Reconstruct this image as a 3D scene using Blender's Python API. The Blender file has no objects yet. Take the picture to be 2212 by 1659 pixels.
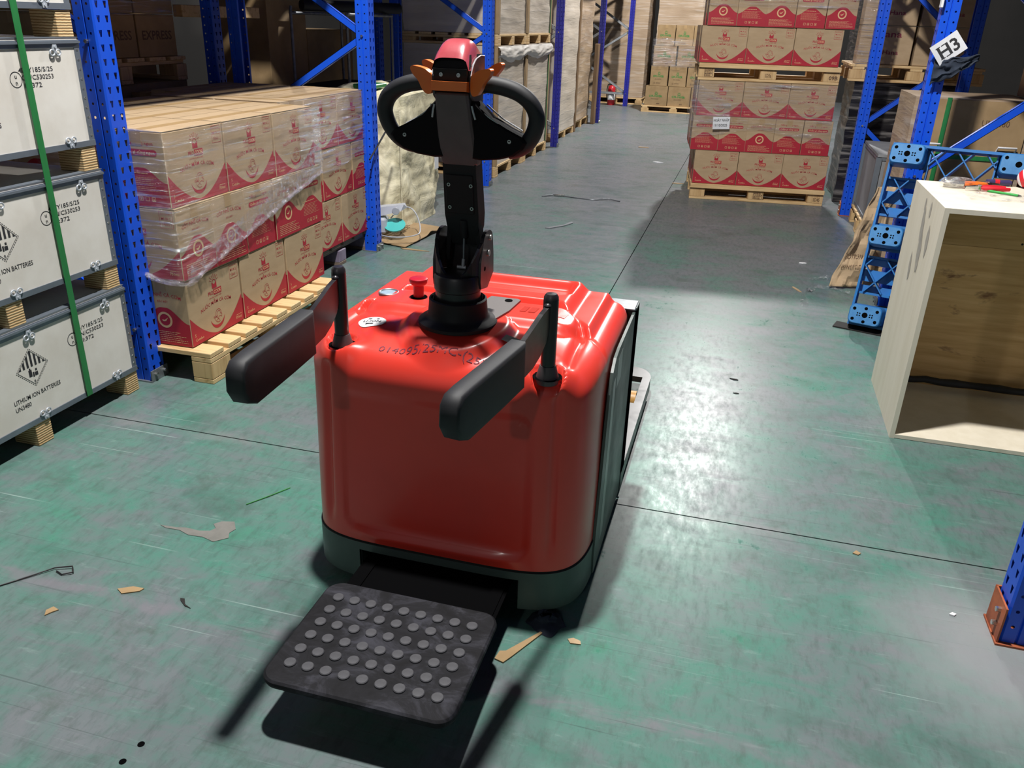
import bpy, bmesh, math, random
from math import sin, cos, pi, sqrt, atan2
from mathutils import Vector, Matrix, noise
random.seed(11)
SC = bpy.context.scene
COL = SC.collection
R = math.radians

# ------------------------------------------------------------------ camera
cam = bpy.data.cameras.new('camera')
cam.sensor_width = 36.0
cam.lens = 36.0 * 1766.94 / 2212.0
cam.clip_start = 0.05
camo = bpy.data.objects.new('camera', cam)
COL.objects.link(camo)
_right = Vector((0.962429, 0.269856, 0.030130)).normalized()
_fwd = Vector((-0.234862, 0.882999, -0.406390)).normalized()
_up = _right.cross(_fwd).normalized()
_right = _fwd.cross(_up).normalized()
camo.matrix_world = Matrix(((_right.x, _up.x, -_fwd.x, 0.0), (_right.y, _up.y, -_fwd.y, 0.0), (_right.z, _up.z, -_fwd.z, 1.5), (0, 0, 0, 1)))
SC.camera = camo

# ------------------------------------------------------------------ world, lamps, exposure
w = bpy.data.worlds.new('world')
SC.world = w
w.use_nodes = True
w.node_tree.nodes['Background'].inputs[0].default_value = (0.80, 0.90, 1.0, 1)
w.node_tree.nodes['Background'].inputs[1].default_value = 0.08
SC.view_settings.view_transform = 'Standard'
SC.view_settings.look = 'None'
SC.view_settings.gamma = 1.0
SC.view_settings.use_curve_mapping = False
SC.view_settings.exposure = 1.17


def high_bay(loc, power, radius=0.12):
    l = bpy.data.lights.new('high_bay_light', 'SPOT')
    l.spot_size = R(166)
    l.spot_blend = 0.15
    l.shadow_soft_size = radius
    l.energy = power
    l.color = (1.0, 0.985, 0.955)
    o = bpy.data.objects.new('high_bay_light', l)
    o.location = loc
    COL.objects.link(o)


high_bay((-0.78, 2.25, 5.3), 760)
high_bay((-0.22, 13.9, 6.1), 1250)
high_bay((-0.90, -8.5, 5.6), 120)  # unseen lamp added behind the camera as fill for the faces towards it
high_bay((-0.5, 24.5, 6.1), 300)


# ------------------------------------------------------------------ materials
def lin(h):
    h = h.lstrip('#')
    v = [int(h[i:i + 2], 16) / 255 for i in (0, 2, 4)]
    return tuple((x / 12.92 if x <= 0.04045 else ((x + 0.055) / 1.055) ** 2.4) for x in v) + (1.0,)


class NT:
    def __init__(self, name):
        self.m = bpy.data.materials.new(name)
        self.m.use_nodes = True
        self.t = self.m.node_tree
        self.n = self.t.nodes
        self.b = self.n['Principled BSDF']
        self.out = self.n['Material Output']

    def new(self, typ, **kw):
        x = self.n.new(typ)
        for k, v in kw.items():
            setattr(x, k, v)
        return x

    def link(self, a, b):
        self.t.links.new(a, b)

    def coords(self, world=False):
        if world:
            return self.new('ShaderNodeNewGeometry').outputs['Position']
        return self.new('ShaderNodeTexCoord').outputs['Object']

    def mapping(self, src, scale=(1, 1, 1), rot=(0, 0, 0), loc=(0, 0, 0)):
        mp = self.new('ShaderNodeMapping')
        mp.inputs['Scale'].default_value = scale
        mp.inputs['Rotation'].default_value = rot
        mp.inputs['Location'].default_value = loc
        self.link(src, mp.inputs['Vector'])
        return mp.outputs[0]

    def noise(self, vec, scale, detail=4, rough=0.55, dist=0.0):
        x = self.new('ShaderNodeTexNoise')
        x.inputs['Scale'].default_value = scale
        x.inputs['Detail'].default_value = detail
        x.inputs['Roughness'].default_value = rough
        x.inputs['Distortion'].default_value = dist
        self.link(vec, x.inputs['Vector'])
        return x.outputs['Fac']

    def ramp(self, fac, stops):
        x = self.new('ShaderNodeValToRGB')
        el = x.color_ramp.elements
        while len(el) < len(stops):
            el.new(0.5)
        for e, (p, c) in zip(el, stops):
            e.position = p
            e.color = c if len(c) == 4 else tuple(c) + (1,)
        self.link(fac, x.inputs[0])
        return x.outputs[0]

    def mix(self, fac, a, b, mode='MIX'):
        x = self.new('ShaderNodeMix', data_type='RGBA', blend_type=mode)
        for s, v in ((x.inputs[0], fac), (x.inputs[6], a), (x.inputs[7], b)):
            if isinstance(v, (int, float, tuple)):
                s.default_value = v
            else:
                self.link(v, s)
        return x.outputs[2]

    def math(self, op, a, b=0.0):
        x = self.new('ShaderNodeMath', operation=op)
        for s, v in ((x.inputs[0], a), (x.inputs[1], b)):
            if isinstance(v, (int, float)):
                s.default_value = v
            else:
                self.link(v, s)
        return x.outputs[0]

    def bump(self, h, strength=0.2, dist=0.01):
        x = self.new('ShaderNodeBump')
        x.inputs['Strength'].default_value = strength
        x.inputs['Distance'].default_value = dist
        self.link(h, x.inputs['Height'])
        self.link(x.outputs[0], self.b.inputs['Normal'])
        return x.outputs[0]


BW = lambda v: (v, v, v, 1)


def pm(name, a, rough=0.5, metal=0.0, b=None, nscale=(8, 8, 8), ns=1.0, lo=0.35, hi=0.65, bump=0.0, bdist=0.004, coat=0.0, rvar=0.0, spec=0.5, world=False):
    t = NT(name)
    t.b.inputs['Roughness'].default_value = rough
    t.b.inputs['Metallic'].default_value = metal
    t.b.inputs['Specular IOR Level'].default_value = spec
    t.b.inputs['Coat Weight'].default_value = coat
    t.b.inputs['Coat Roughness'].default_value = 0.12
    a = lin(a) if isinstance(a, str) else a
    t.b.inputs['Base Color'].default_value = a
    t.m.diffuse_color = a
    b = a if b is None else (lin(b) if isinstance(b, str) else b)
    v = t.mapping(t.coords(world), nscale)
    f = t.noise(v, ns, 5, 0.6)
    t.link(t.ramp(f, [(lo, a), (hi, b)]), t.b.inputs['Base Color'])
    if rvar:
        t.link(t.ramp(f, [(lo, BW(rough - rvar)), (hi, BW(min(1, rough + rvar)))]), t.b.inputs['Roughness'])
    if bump:
        t.bump(f, bump, bdist)
    return t.m


def wood(name, light, dark, axis=0, rough=0.6, scale=1.0):
    t = NT(name)
    sc = [38 * scale, 38 * scale, 38 * scale]
    sc[axis] = 2.2 * scale
    v = t.mapping(t.coords(), tuple(sc))
    f = t.noise(v, 1.0, 6, 0.65, 0.6)
    v2 = t.mapping(t.coords(), (5, 5, 5))
    g = t.noise(v2, 1.0, 3)
    c = t.ramp(f, [(0.3, lin(dark)), (0.5, lin(light)), (0.75, lin(light))])
    c = t.mix(t.ramp(g, [(0.4, BW(0)), (0.75, BW(0.35))]), c, lin(dark))
    t.link(c, t.b.inputs['Base Color'])
    t.b.inputs['Roughness'].default_value = rough
    t.bump(f, 0.15, 0.002)
    return t.m


M = {}
M['blue'] = pm('blue_rack_paint', '#1355dd', 0.40, b='#104cca', nscale=(6, 6, 2), bump=0.05, rvar=0.08)
M['navy'] = pm('navy_rack_blue', '#23279a', 0.42, b='#1d2084', nscale=(6, 6, 2))  # darker blue used on the far left frames
M['braceg'] = pm('grey_brace_steel', '#9a9da0', 0.5, 0.2, b='#85888c', nscale=(20, 20, 20))
M['galv'] = pm('galvanised_steel', '#8d9195', 0.42, 0.55, b='#777b7f', nscale=(20, 20, 20), rvar=0.1)
M['bright'] = pm('bright_steel', '#c8c8c4', 0.25, 0.95, nscale=(40, 40, 40), rvar=0.08)
M['orange_rust'] = pm('orange_primer', '#b4613a', 0.6, b='#8f4a2e', nscale=(15, 15, 15))
M['red'] = pm('red_hood_paint', '#e23a2c', 0.34, b='#d43a2e', nscale=(3, 3, 3), coat=0.18, rvar=0.06, world=True)
M['black'] = pm('black_plastic', '#19181a', 0.62, b='#201e20', nscale=(12, 12, 12), rvar=0.05, spec=0.25)
M['blackmetal'] = pm('black_steel_paint', '#1d1b1d', 0.36, b='#282427', nscale=(9, 9, 9), rvar=0.08)
M['blackmatte'] = pm('black_matte_plastic', '#161517', 0.8, spec=0.08)
M['rubber'] = pm('black_rubber', '#17171a', 0.62, b='#202024', nscale=(14, 14, 14), bump=0.1, bdist=0.002)
M['tillerpanel'] = pm('tiller_cover', '#564e50', 0.6, b='#4f484a', nscale=(20, 20, 20))
M['greygreen'] = pm('grey_green_paint', '#46524e', 0.45, b='#3f4b47', nscale=(5, 5, 5), rvar=0.08)
M['cavity'] = pm('cavity_shade', '#070708', 0.9, spec=0.03)  # near-black that stands for shade inside openings and behind the step
M['orange'] = pm('orange_plastic', '#ea7428', 0.42, b='#e36d22', nscale=(20, 20, 20))
M['estop'] = pm('emergency_red', '#b0162a', 0.33, nscale=(20, 20, 20))
M['dome'] = pm('belly_button_red', '#b9525a', 0.25, b='#ac444c', nscale=(16, 16, 16), coat=0.5)
M['white'] = pm('white_label', '#e4e4e6', 0.5, nscale=(20, 20, 20))
M['silver'] = pm('silver_trim', '#b9bbc0', 0.35, 0.3)
M['print'] = pm('black_print', '#26262a', 0.7)
M['ink'] = pm('marker_ink', '#7a2a3c', 0.7)
M['redprint2'] = pm('label_red_print', '#c8262c', 0.6)
M['paper'] = pm('paper_white', '#d9dadd', 0.75, b='#cfd0d4', nscale=(9, 9, 9))
M['decal'] = pm('clear_decal', '#7e8a84', 0.35, b='#68756f', nscale=(30, 30, 6))
M['kraft'] = pm('kraft_cardboard', '#b09777', 0.78, b='#a68d6d', nscale=(7, 7, 18), bump=0.08, bdist=0.003)
M['kraftdull'] = pm('aged_cardboard', '#a08560', 0.82, b='#917753', nscale=(7, 7, 7), bump=0.08)
M['redprint'] = pm('carton_red_print', '#a91b2e', 0.62, b='#a0182a', nscale=(9, 9, 9))
M['kraftprint'] = pm('carton_reverse_print', '#d6ae80', 0.7)
M['greenprint'] = pm('carton_green_print', '#2f7d3a', 0.7)
M['brownprint'] = pm('carton_dark_print', '#5d4430', 0.7)
M['tape'] = pm('packing_tape', '#a98c63', 0.42, b='#a2855d', nscale=(12, 12, 12))
M['strap'] = pm('green_strap', '#2c7a42', 0.35, b='#26703b', nscale=(60, 60, 8))
M['cratewhite'] = pm('pale_plywood_panel', '#dfdbd3', 0.62, b='#d2ccc2', nscale=(5, 5, 5), bump=0.04)
M['steelrim'] = pm('grey_steel_rim', '#838b95', 0.45, 0.55, b='#747c86', nscale=(9, 9, 9), rvar=0.08)
M['latch'] = pm('clasp_steel', '#aeb4bc', 0.45, 0.15, nscale=(30, 30, 30))
M['pine'] = wood('pine_x', '#d8b887', '#b28d5d', 0)
M['piney'] = wood('pine_y', '#d8b887', '#b28d5d', 1)
M['pineblock'] = wood('pine_block', '#d2b180', '#a98355', 2, scale=0.8)
M['darkwood'] = wood('weathered_pallet_wood', '#7a6a5e', '#57493f', 1)
M['lath'] = wood('brown_edge_board', '#7d6347', '#5b4630', 2)
M['plyout'] = pm('plywood_face', '#dfd6c3', 0.6, b='#d6ccb7', nscale=(14, 14, 2), bump=0.06)
M['bplastic'] = pm('blue_pallet_plastic', '#2a72b4', 0.42, b='#2566a6', nscale=(8, 8, 8), rvar=0.07)
M['bplastic2'] = pm('blue_pallet_scuffed', '#4c8ac0', 0.5, b='#3c7ab4', nscale=(20, 20, 20))
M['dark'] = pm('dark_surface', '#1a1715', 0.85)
M['concrete_wall'] = pm('warehouse_wall', '#232120', 0.85, b='#1c1b1a', nscale=(1, 1, 1))
M['ceil'] = pm('ceiling_sheet', '#2a2a2c', 0.8)
M['jointfill'] = pm('joint_dark', '#1d1f1e', 0.9)
M['poly'] = pm('roller_polyurethane', '#b98a4a', 0.45)
M['turq'] = pm('turquoise_plastic', '#4fbcb8', 0.45)
M['lgrey'] = pm('light_grey_plastic', '#b9bcc4', 0.45, b='#a9acb4', nscale=(10, 10, 10))
M['extred'] = pm('extinguisher_red', '#b8202a', 0.35)
M['purple'] = pm('purple_film_wood', '#8d8296', 0.6, b='#6f6478', nscale=(9, 9, 9))
M['rag'] = pm('dark_blue_rag', '#1d2431', 0.9, b='#2a3342', nscale=(20, 20, 20), bump=0.3)
M['toolred'] = pm('tool_red', '#cf2430', 0.4)
M['pengreen'] = pm('pen_green', '#2f9a42', 0.4)
M['woolpurple'] = pm('tool_violet', '#3c3560', 0.5)


def layered(name):      # laminated plywood block, layers stacked in z
    t = NT(name)
    co = t.coords()
    wv = t.new('ShaderNodeTexWave', wave_type='BANDS', bands_direction='Z')
    wv.inputs['Scale'].default_value = 34
    wv.inputs['Distortion'].default_value = 1.2
    wv.inputs['Detail'].default_value = 3
    wv.inputs['Detail Scale'].default_value = 2.0
    t.link(co, wv.inputs['Vector'])
    n = t.noise(t.mapping(co, (14, 14, 90)), 1.0, 4)
    c = t.ramp(wv.outputs['Fac'], [(0.05, lin('#8d6a41')), (0.35, lin('#c9a877')), (0.8, lin('#dcc193'))])
    c = t.mix(t.ramp(n, [(0.45, BW(0)), (0.7, BW(0.5))]), c, lin('#9f7a4c'))
    t.link(c, t.b.inputs['Base Color'])
    t.b.inputs['Roughness'].default_value = 0.75
    t.bump(wv.outputs['Fac'], 0.35, 0.003)
    return t.m


M['layered'] = layered('laminated_plywood')


def stained(name):      # plywood with dark knots and stains
    t = NT(name)
    co = t.coords()
    f = t.noise(t.mapping(co, (2.5, 30, 34)), 1.0, 5, 0.6)
    c = t.ramp(f, [(0.35, lin('#c59c62')), (0.6, lin('#dab57c')), (0.8, lin('#e4c48e'))])
    s = t.noise(t.mapping(co, (2.4, 6, 7.5), loc=(0.35, 0.2, 0.9)), 1.0, 6, 0.62, 0.5)
    c = t.mix(t.ramp(s, [(0.60, BW(0)), (0.66, BW(0.85))]), c, lin('#6d4528'))
    t.link(c, t.b.inputs['Base Color'])
    t.b.inputs['Roughness'].default_value = 0.6
    t.bump(f, 0.08, 0.002)
    return t.m


M['stained'] = stained('stained_plywood')


def tarp(name):
    t = NT(name)
    co = t.coords()
    f = t.noise(t.mapping(co, (5, 5, 5)), 1.0, 6, 0.6, 0.8)
    c = t.ramp(f, [(0.28, lin('#a39a80')), (0.46, lin('#d8cfae')), (0.75, lin('#efe8cc'))])
    t.link(c, t.b.inputs['Base Color'])
    t.b.inputs['Roughness'].default_value = 0.55
    t.bump(f, 0.6, 0.03)
    return t.m


M['tarp'] = tarp('cream_woven_cover')


def film(name, fac=0.16, tint='#c9c6d0', sx=(3, 3, 70), bs=0.8):
    t = NT(name)
    t.n.remove(t.b)
    co = t.coords()
    n1 = t.noise(t.mapping(co, sx), 1.0, 5, 0.6, 0.6)
    n2 = t.noise(t.mapping(co, (sx[0] * 3, sx[1] * 3, sx[2] * 0.6)), 1.0, 4, 0.6)
    bp = t.new('ShaderNodeBump')
    bp.inputs['Strength'].default_value = bs
    bp.inputs['Distance'].default_value = 0.02
    t.link(t.math('ADD', n1, n2), bp.inputs['Height'])
    gl = t.new('ShaderNodeBsdfGlossy')
    gl.inputs['Color'].default_value = BW(0.95)
    gl.inputs['Roughness'].default_value = 0.09
    t.link(bp.outputs[0], gl.inputs['Normal'])
    df = t.new('ShaderNodeBsdfDiffuse')
    df.inputs['Color'].default_value = lin(tint)
    tr = t.new('ShaderNodeBsdfTransparent')
    tr.inputs['Color'].default_value = BW(0.97)
    m1 = t.new('ShaderNodeMixShader')
    m1.inputs[0].default_value = 0.28
    t.link(gl.outputs[0], m1.inputs[1])
    t.link(df.outputs[0], m1.inputs[2])
    m2 = t.new('ShaderNodeMixShader')
    t.link(t.ramp(n1, [(0.42, BW(fac * 0.22)), (0.56, BW(fac * 0.8)), (0.70, BW(min(0.9, fac * 4.2)))]), m2.inputs[0])
    t.link(tr.outputs[0], m2.inputs[1])
    t.link(m1.outputs[0], m2.inputs[2])
    t.link(m2.outputs[0], t.out.inputs[0])
    return t.m


M['film'] = film('stretch_film', 0.19, bs=1.0)
M['filmheavy'] = film('stretch_film_layers', 0.32, bs=1.0)
M['filmrope'] = film('stretch_film_gathered', 0.42, '#c8b6cc', (14, 40, 40), 1.0)
M['bag'] = film('clear_plastic_bag', 0.24, '#d5d5da', (20, 20, 20), 1.0)


def wrapped(name, base, dark):          # goods under many layers of film: satin board with wrinkles
    t = NT(name)
    co = t.coords()
    n1 = t.noise(t.mapping(co, (2.0, 2.0, 24), rot=(0.12, 0.0, 0.0)), 1.0, 5, 0.55, 0.5)
    n2 = t.noise(t.mapping(co, (1.4, 1.4, 1.4)), 1.0, 3)
    c = t.ramp(n2, [(0.35, lin(dark)), (0.65, lin(base))])
    c = t.mix(t.ramp(n1, [(0.5, BW(0)), (0.72, BW(0.4))]), c, lin('#d3ccc6'))
    t.link(c, t.b.inputs['Base Color'])
    t.b.inputs['Roughness'].default_value = 0.33
    t.bump(n1, 0.45, 0.014)
    return t.m


M['wrapped'] = wrapped('film_wrapped_board', '#d0c5b7', '#bfb3a4')
M['wrappedkraft'] = wrapped('film_wrapped_cartons', '#ae9880', '#9c866e')
M['wrappedwhite'] = wrapped('gathered_white_film', '#dcd8d2', '#cac5be')


def floor_mat():
    t = NT('worn_green_epoxy')
    p = t.coords(True)
    big = t.noise(t.mapping(p, (1.5, 1.1, 1), rot=(0, 0, 0.5)), 1.0, 7, 0.64, 0.5)
    mid = t.noise(t.mapping(p, (4.2, 7.5, 1), rot=(0, 0, -0.5)), 1.0, 8, 0.68, 0.7)
    fine = t.noise(t.mapping(p, (42, 14, 1), rot=(0, 0, 0.6)), 1.0, 6, 0.7)
    fine2 = t.noise(t.mapping(p, (11, 46, 1), rot=(0, 0, 0.2)), 1.0, 6, 0.7)
    far = t.new('ShaderNodeSeparateXYZ')
    t.link(p, far.inputs[0])
    # the paint is worn to grey dust towards the far end of the aisle
    wear = t.math('MULTIPLY', t.math('MINIMUM', t.math('MAXIMUM', t.math('SUBTRACT', far.outputs[1], 3.2), 0.0), 5.0), 0.028)
    s = t.math('ADD', t.math('MULTIPLY', big, 0.55), t.math('MULTIPLY', mid, 0.45))
    s = t.math('ADD', s, wear)
    c = t.ramp(s, [(0.33, lin('#438068')), (0.42, lin('#4f7b6e')), (0.50, lin('#5b756f')), (0.58, lin('#676f71')), (0.70, lin('#717277'))])
    c = t.mix(t.ramp(fine, [(0.48, BW(0)), (0.70, BW(0.5))]), c, lin('#44524e'))
    c = t.mix(t.ramp(fine2, [(0.58, BW(0)), (0.78, BW(0.5))]), c, lin('#849a94'))
    dk = t.noise(t.mapping(p, (2.3, 2.9, 1), loc=(3, 1, 0)), 1.0, 6, 0.65)
    c = t.mix(t.ramp(dk, [(0.54, BW(0)), (0.70, BW(0.5))]), c, lin('#3d4f49'))
    dk2 = t.noise(t.mapping(p, (9, 12, 1), rot=(0, 0, 0.8), loc=(1, 7, 0)), 1.0, 6, 0.7, 0.6)
    c = t.mix(t.ramp(dk2, [(0.55, BW(0)), (0.70, BW(0.45))]), c, lin('#48584f'))
    # worn concrete: filled saw cut, edges of the open joint, patch at the near right post
    wob = t.noise(t.mapping(p, (3.5, 3.5, 1), loc=(2, 4, 0)), 1.0, 5, 0.65)
    wobs = t.math('MULTIPLY', t.math('SUBTRACT', wob, 0.5), 0.10)
    for yc, hw, amt, col in ((1.478, 0.030, 0.55, '#777279'), (2.408, 0.045, 0.45, '#7b7d7d')):
        dd = t.math('ABSOLUTE', t.math('ADD', t.math('SUBTRACT', far.outputs[1], yc), wobs))
        k = t.math('MULTIPLY', t.ramp(dd, [(hw * 0.4, BW(amt)), (hw, BW(0))]), t.ramp(mid, [(0.40, BW(0.1)), (0.6, BW(1))]))
        c = t.mix(k, c, lin(col))
    vd = t.new('ShaderNodeVectorMath', operation='DISTANCE')
    t.link(p, vd.inputs[0])
    vd.inputs[1].default_value = (0.86, 1.98, 0.0)
    k = t.ramp(t.math('ADD', vd.outputs['Value'], t.math('MULTIPLY', wobs, 3.0)), [(0.12, BW(0.75)), (0.42, BW(0))])
    c = t.mix(k, c, lin('#8f8e91'))
    # long scratches
    for i, (ang, sc) in enumerate(((0.9, 1.0), (-0.35, 0.8), (1.9, 1.3))):
        v = t.mapping(p, (0.9 * sc, 130 * sc, 1), rot=(0, 0, ang), loc=(i * 7.3, i * 3.1, 0))
        sn = t.noise(v, 1.0, 2, 0.5)
        g = t.noise(t.mapping(p, (2.1, 2.1, 1), loc=(i * 5, 9, 0)), 1.0, 2)
        k = t.math('MULTIPLY', t.ramp(sn, [(0.66, BW(0)), (0.70, BW(1))]), t.ramp(g, [(0.5, BW(0)), (0.62, BW(0.5))]))
        c = t.mix(k, c, lin('#3f4a49' if i != 1 else '#9fb3ad'))
    t.link(c, t.b.inputs['Base Color'])
    r = t.math('ADD', t.math('MULTIPLY', fine, 0.22), t.math('MULTIPLY', mid, 0.22))
    t.link(t.ramp(r, [(0.155, BW(0.14)), (0.185, BW(0.30)), (0.30, BW(0.48))]), t.b.inputs['Roughness'])
    t.b.inputs['Specular IOR Level'].default_value = 0.13
    t.bump(t.math('ADD', fine, fine2), 0.03, 0.001)
    return t.m


M['floor'] = floor_mat()


# ------------------------------------------------------------------ mesh helpers
class MB:
    def __init__(self):
        self.v = []
        self.f = []
        self.mi = []
        self.cur = 0

    def face(self, idx):
        self.f.append(tuple(idx))
        self.mi.append(self.cur)

    def add(self, vs, fs):
        o = len(self.v)
        self.v.extend(Vector(p) for p in vs)
        for f in fs:
            self.face([i + o for i in f])
        return o

    def box(self, c, s, rot=None):
        x, y, z = s[0] / 2, s[1] / 2, s[2] / 2
        p = [Vector((a * x, b * y, d * z)) for d in (-1, 1) for b in (-1, 1) for a in (-1, 1)]
        if rot is not None:
            p = [rot @ q for q in p]
        c = Vector(c)
        self.add([q + c for q in p], [(0, 2, 3, 1), (4, 5, 7, 6), (0, 1, 5, 4), (2, 6, 7, 3), (0, 4, 6, 2), (1, 3, 7, 5)])
        return self

    def bb(self, x0, x1, y0, y1, z0, z1):
        return self.box(((x0 + x1) / 2, (y0 + y1) / 2, (z0 + z1) / 2), (x1 - x0, y1 - y0, z1 - z0))

    def hull(self, pts):
        bm = bmesh.new()
        for p in pts:
            bm.verts.new(p)
        g = bmesh.ops.convex_hull(bm, input=bm.verts)
        for e in g['geom_interior']:
            if isinstance(e, bmesh.types.BMVert) and e.is_valid:
                bm.verts.remove(e)
        bmesh.ops.dissolve_limit(bm, angle_limit=0.01, verts=bm.verts, edges=bm.edges)
        bmesh.ops.recalc_face_normals(bm, faces=bm.faces)
        bm.verts.index_update()
        self.add([v.co.copy() for v in bm.verts], [[v.index for v in f.verts] for f in bm.faces])
        bm.free()
        return self

    def cbox(self, c, s, ch=0.004, rot=None):
        x, y, z = s[0] / 2, s[1] / 2, s[2] / 2
        pts = []
        for a in (-1, 1):
            for b in (-1, 1):
                for d in (-1, 1):
                    pts += [(a * (x - ch), b * (y - ch), d * z), (a * (x - ch), b * y, d * (z - ch)), (a * x, b * (y - ch), d * (z - ch))]
        pts = [Vector(p) for p in pts]
        if rot is not None:
            pts = [rot @ p for p in pts]
        c = Vector(c)
        return self.hull([p + c for p in pts])

    def beam(self, p0, p1, w, h, up=(0, 0, 1)):
        p0, p1 = Vector(p0), Vector(p1)
        d = (p1 - p0).normalized()
        s = d.cross(Vector(up)).normalized()
        u = s.cross(d).normalized()
        vs = [p + s * (a * w / 2) + u * (b * h / 2) for p in (p0, p1) for b in (-1, 1) for a in (-1, 1)]
        self.add(vs, [(0, 1, 3, 2), (4, 6, 7, 5), (0, 4, 5, 1), (2, 3, 7, 6), (0, 2, 6, 4), (1, 5, 7, 3)])
        return self

    def cyl(self, p0, p1, r0, r1=None, n=16, caps=True):
        r1 = r0 if r1 is None else r1
        p0, p1 = Vector(p0), Vector(p1)
        d = (p1 - p0).normalized()
        a = d.orthogonal().normalized()
        b = d.cross(a)
        vs = [p + (a * cos(2 * pi * i / n) + b * sin(2 * pi * i / n)) * r for p, r in ((p0, r0), (p1, r1)) for i in range(n)]
        fs = [(i, (i + 1) % n, n + (i + 1) % n, n + i) for i in range(n)]
        if caps:
            fs += [tuple(reversed(range(n))), tuple(range(n, 2 * n))]
        self.add(vs, fs)
        return self

    def tube(self, path, r, n=10, closed=False):
        path = [Vector(p) for p in path]
        m = len(path)
        rr = r if isinstance(r, (list, tuple)) else [r] * m
        prev = None
        vs = []
        for i, p in enumerate(path):
            if closed:
                d = (path[(i + 1) % m] - path[i - 1]).normalized()
            else:
                d = (path[min(i + 1, m - 1)] - path[max(i - 1, 0)]).normalized()
            a = d.orthogonal().normalized() if prev is None else (prev - d * prev.dot(d)).normalized()
            prev = a
            b = d.cross(a)
            vs += [p + (a * cos(2 * pi * k / n) + b * sin(2 * pi * k / n)) * rr[i] for k in range(n)]
        fs = []
        for i in range(m if closed else m - 1):
            j = (i + 1) % m
            for k in range(n):
                fs.append((i * n + k, i * n + (k + 1) % n, j * n + (k + 1) % n, j * n + k))
        if not closed:
            fs += [tuple(reversed(range(n))), tuple(range((m - 1) * n, m * n))]
        self.add(vs, fs)
        return self

    def lathe(self, prof, c=(0, 0, 0), n=32, rot=None, cap=True):
        c = Vector(c)
        vs = []
        for r, z in prof:
            for k in range(n):
                q = Vector((r * cos(2 * pi * k / n), r * sin(2 * pi * k / n), z))
                if rot is not None:
                    q = rot @ q
                vs.append(q + c)
        fs = []
        for i in range(len(prof) - 1):
            for k in range(n):
                fs.append((i * n + k, i * n + (k + 1) % n, (i + 1) * n + (k + 1) % n, (i + 1) * n + k))
        if cap:
            fs += [tuple(reversed(range(n))), tuple(range((len(prof) - 1) * n, len(prof) * n))]
        self.add(vs, fs)
        return self

    def poly(self, pts):
        self.add(pts, [tuple(range(len(pts)))])
        return self

    def prism(self, pts, d):
        """polygon pts (3D, planar) extruded by vector d"""
        pts = [Vector(p) for p in pts]
        d = Vector(d)
        n = len(pts)
        fs = [tuple(reversed(range(n))), tuple(range(n, 2 * n))]
        fs += [(i, (i + 1) % n, n + (i + 1) % n, n + i) for i in range(n)]
        self.add(pts + [p + d for p in pts], fs)
        return self

    def grid(self, fn, nu, nv, wrap=False):
        vs = [fn(i / nu, j / nv) for j in range(nv + 1) for i in range(nu + (0 if wrap else 1))]
        k = nu if wrap else nu + 1
        fs = []
        for j in range(nv):
            for i in range(nu):
                i2 = (i + 1) % k if wrap else i + 1
                fs.append((j * k + i, j * k + i2, (j + 1) * k + i2, (j + 1) * k + i))
        self.add(vs, fs)
        return self

    def mesh(self, name, mats, smooth=None, fix=True):
        me = bpy.data.meshes.new(name)
        me.from_pydata([tuple(v) for v in self.v], [], self.f)
        for m in (mats if isinstance(mats, (list, tuple)) else [mats]):
            me.materials.append(M[m] if isinstance(m, str) else m)
        if any(self.mi):
            me.polygons.foreach_set('material_index', self.mi)
        me.validate()
        if fix:
            bm = bmesh.new()
            bm.from_mesh(me)
            bmesh.ops.recalc_face_normals(bm, faces=bm.faces)
            bm.to_mesh(me)
            bm.free()
        if smooth is not None:
            me.polygons.foreach_set('use_smooth', [True] * len(me.polygons))
            me.set_sharp_from_angle(angle=R(smooth))
        me.update()
        return me

    def build(self, name, mats, parent=None, smooth=None, fix=True):
        return link(name, self.mesh(name, mats, smooth, fix), parent)


def link(name, me, parent=None, loc=None, rot=None, scale=None):
    o = bpy.data.objects.new(name, me)
    COL.objects.link(o)
    if parent is not None:
        o.parent = parent
    if loc is not None:
        o.location = loc
    if rot is not None:
        o.rotation_euler = rot
    if scale is not None:
        o.scale = scale
    return o


def tag(o, label=None, cat=None, group=None, kind=None):
    if label:
        o['label'] = label
    if cat:
        o['category'] = cat
    if group:
        o['group'] = group
    if kind:
        o['kind'] = kind
    return o


def thing(name, label, cat, loc=(0, 0, 0), rz=0.0, group=None):
    o = bpy.data.objects.new(name, None)
    o.empty_display_size = 0.1
    COL.objects.link(o)
    o.location = loc
    o.rotation_euler = (0, 0, rz)
    return tag(o, label, cat, group)


def copy_tree(o, parent=None):
    c = o.copy()
    COL.objects.link(c)
    c.parent = parent
    for ch in list(o.children):
        copy_tree(ch, c)
    return c


# text -> flat polygons
_tc = bpy.data.curves.new('lettering', 'FONT')
_to = bpy.data.objects.new('lettering', _tc)
COL.objects.link(_to)
_cache = {}


def glyphs(s, bold=0.0, res=2):
    k = (s, bold, res)
    if k not in _cache:
        _tc.body = s
        _tc.resolution_u = res
        _tc.offset = bold
        _tc.size = 1.0
        bpy.context.view_layer.update()
        dg = bpy.context.evaluated_depsgraph_get()
        me = bpy.data.meshes.new_from_object(_to.evaluated_get(dg))
        vs = [(v.co.x, v.co.y) for v in me.vertices]
        fs = [tuple(p.vertices) for p in me.polygons]
        bpy.data.meshes.remove(me)
        _cache[k] = (vs, fs)
    return _cache[k]


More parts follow.
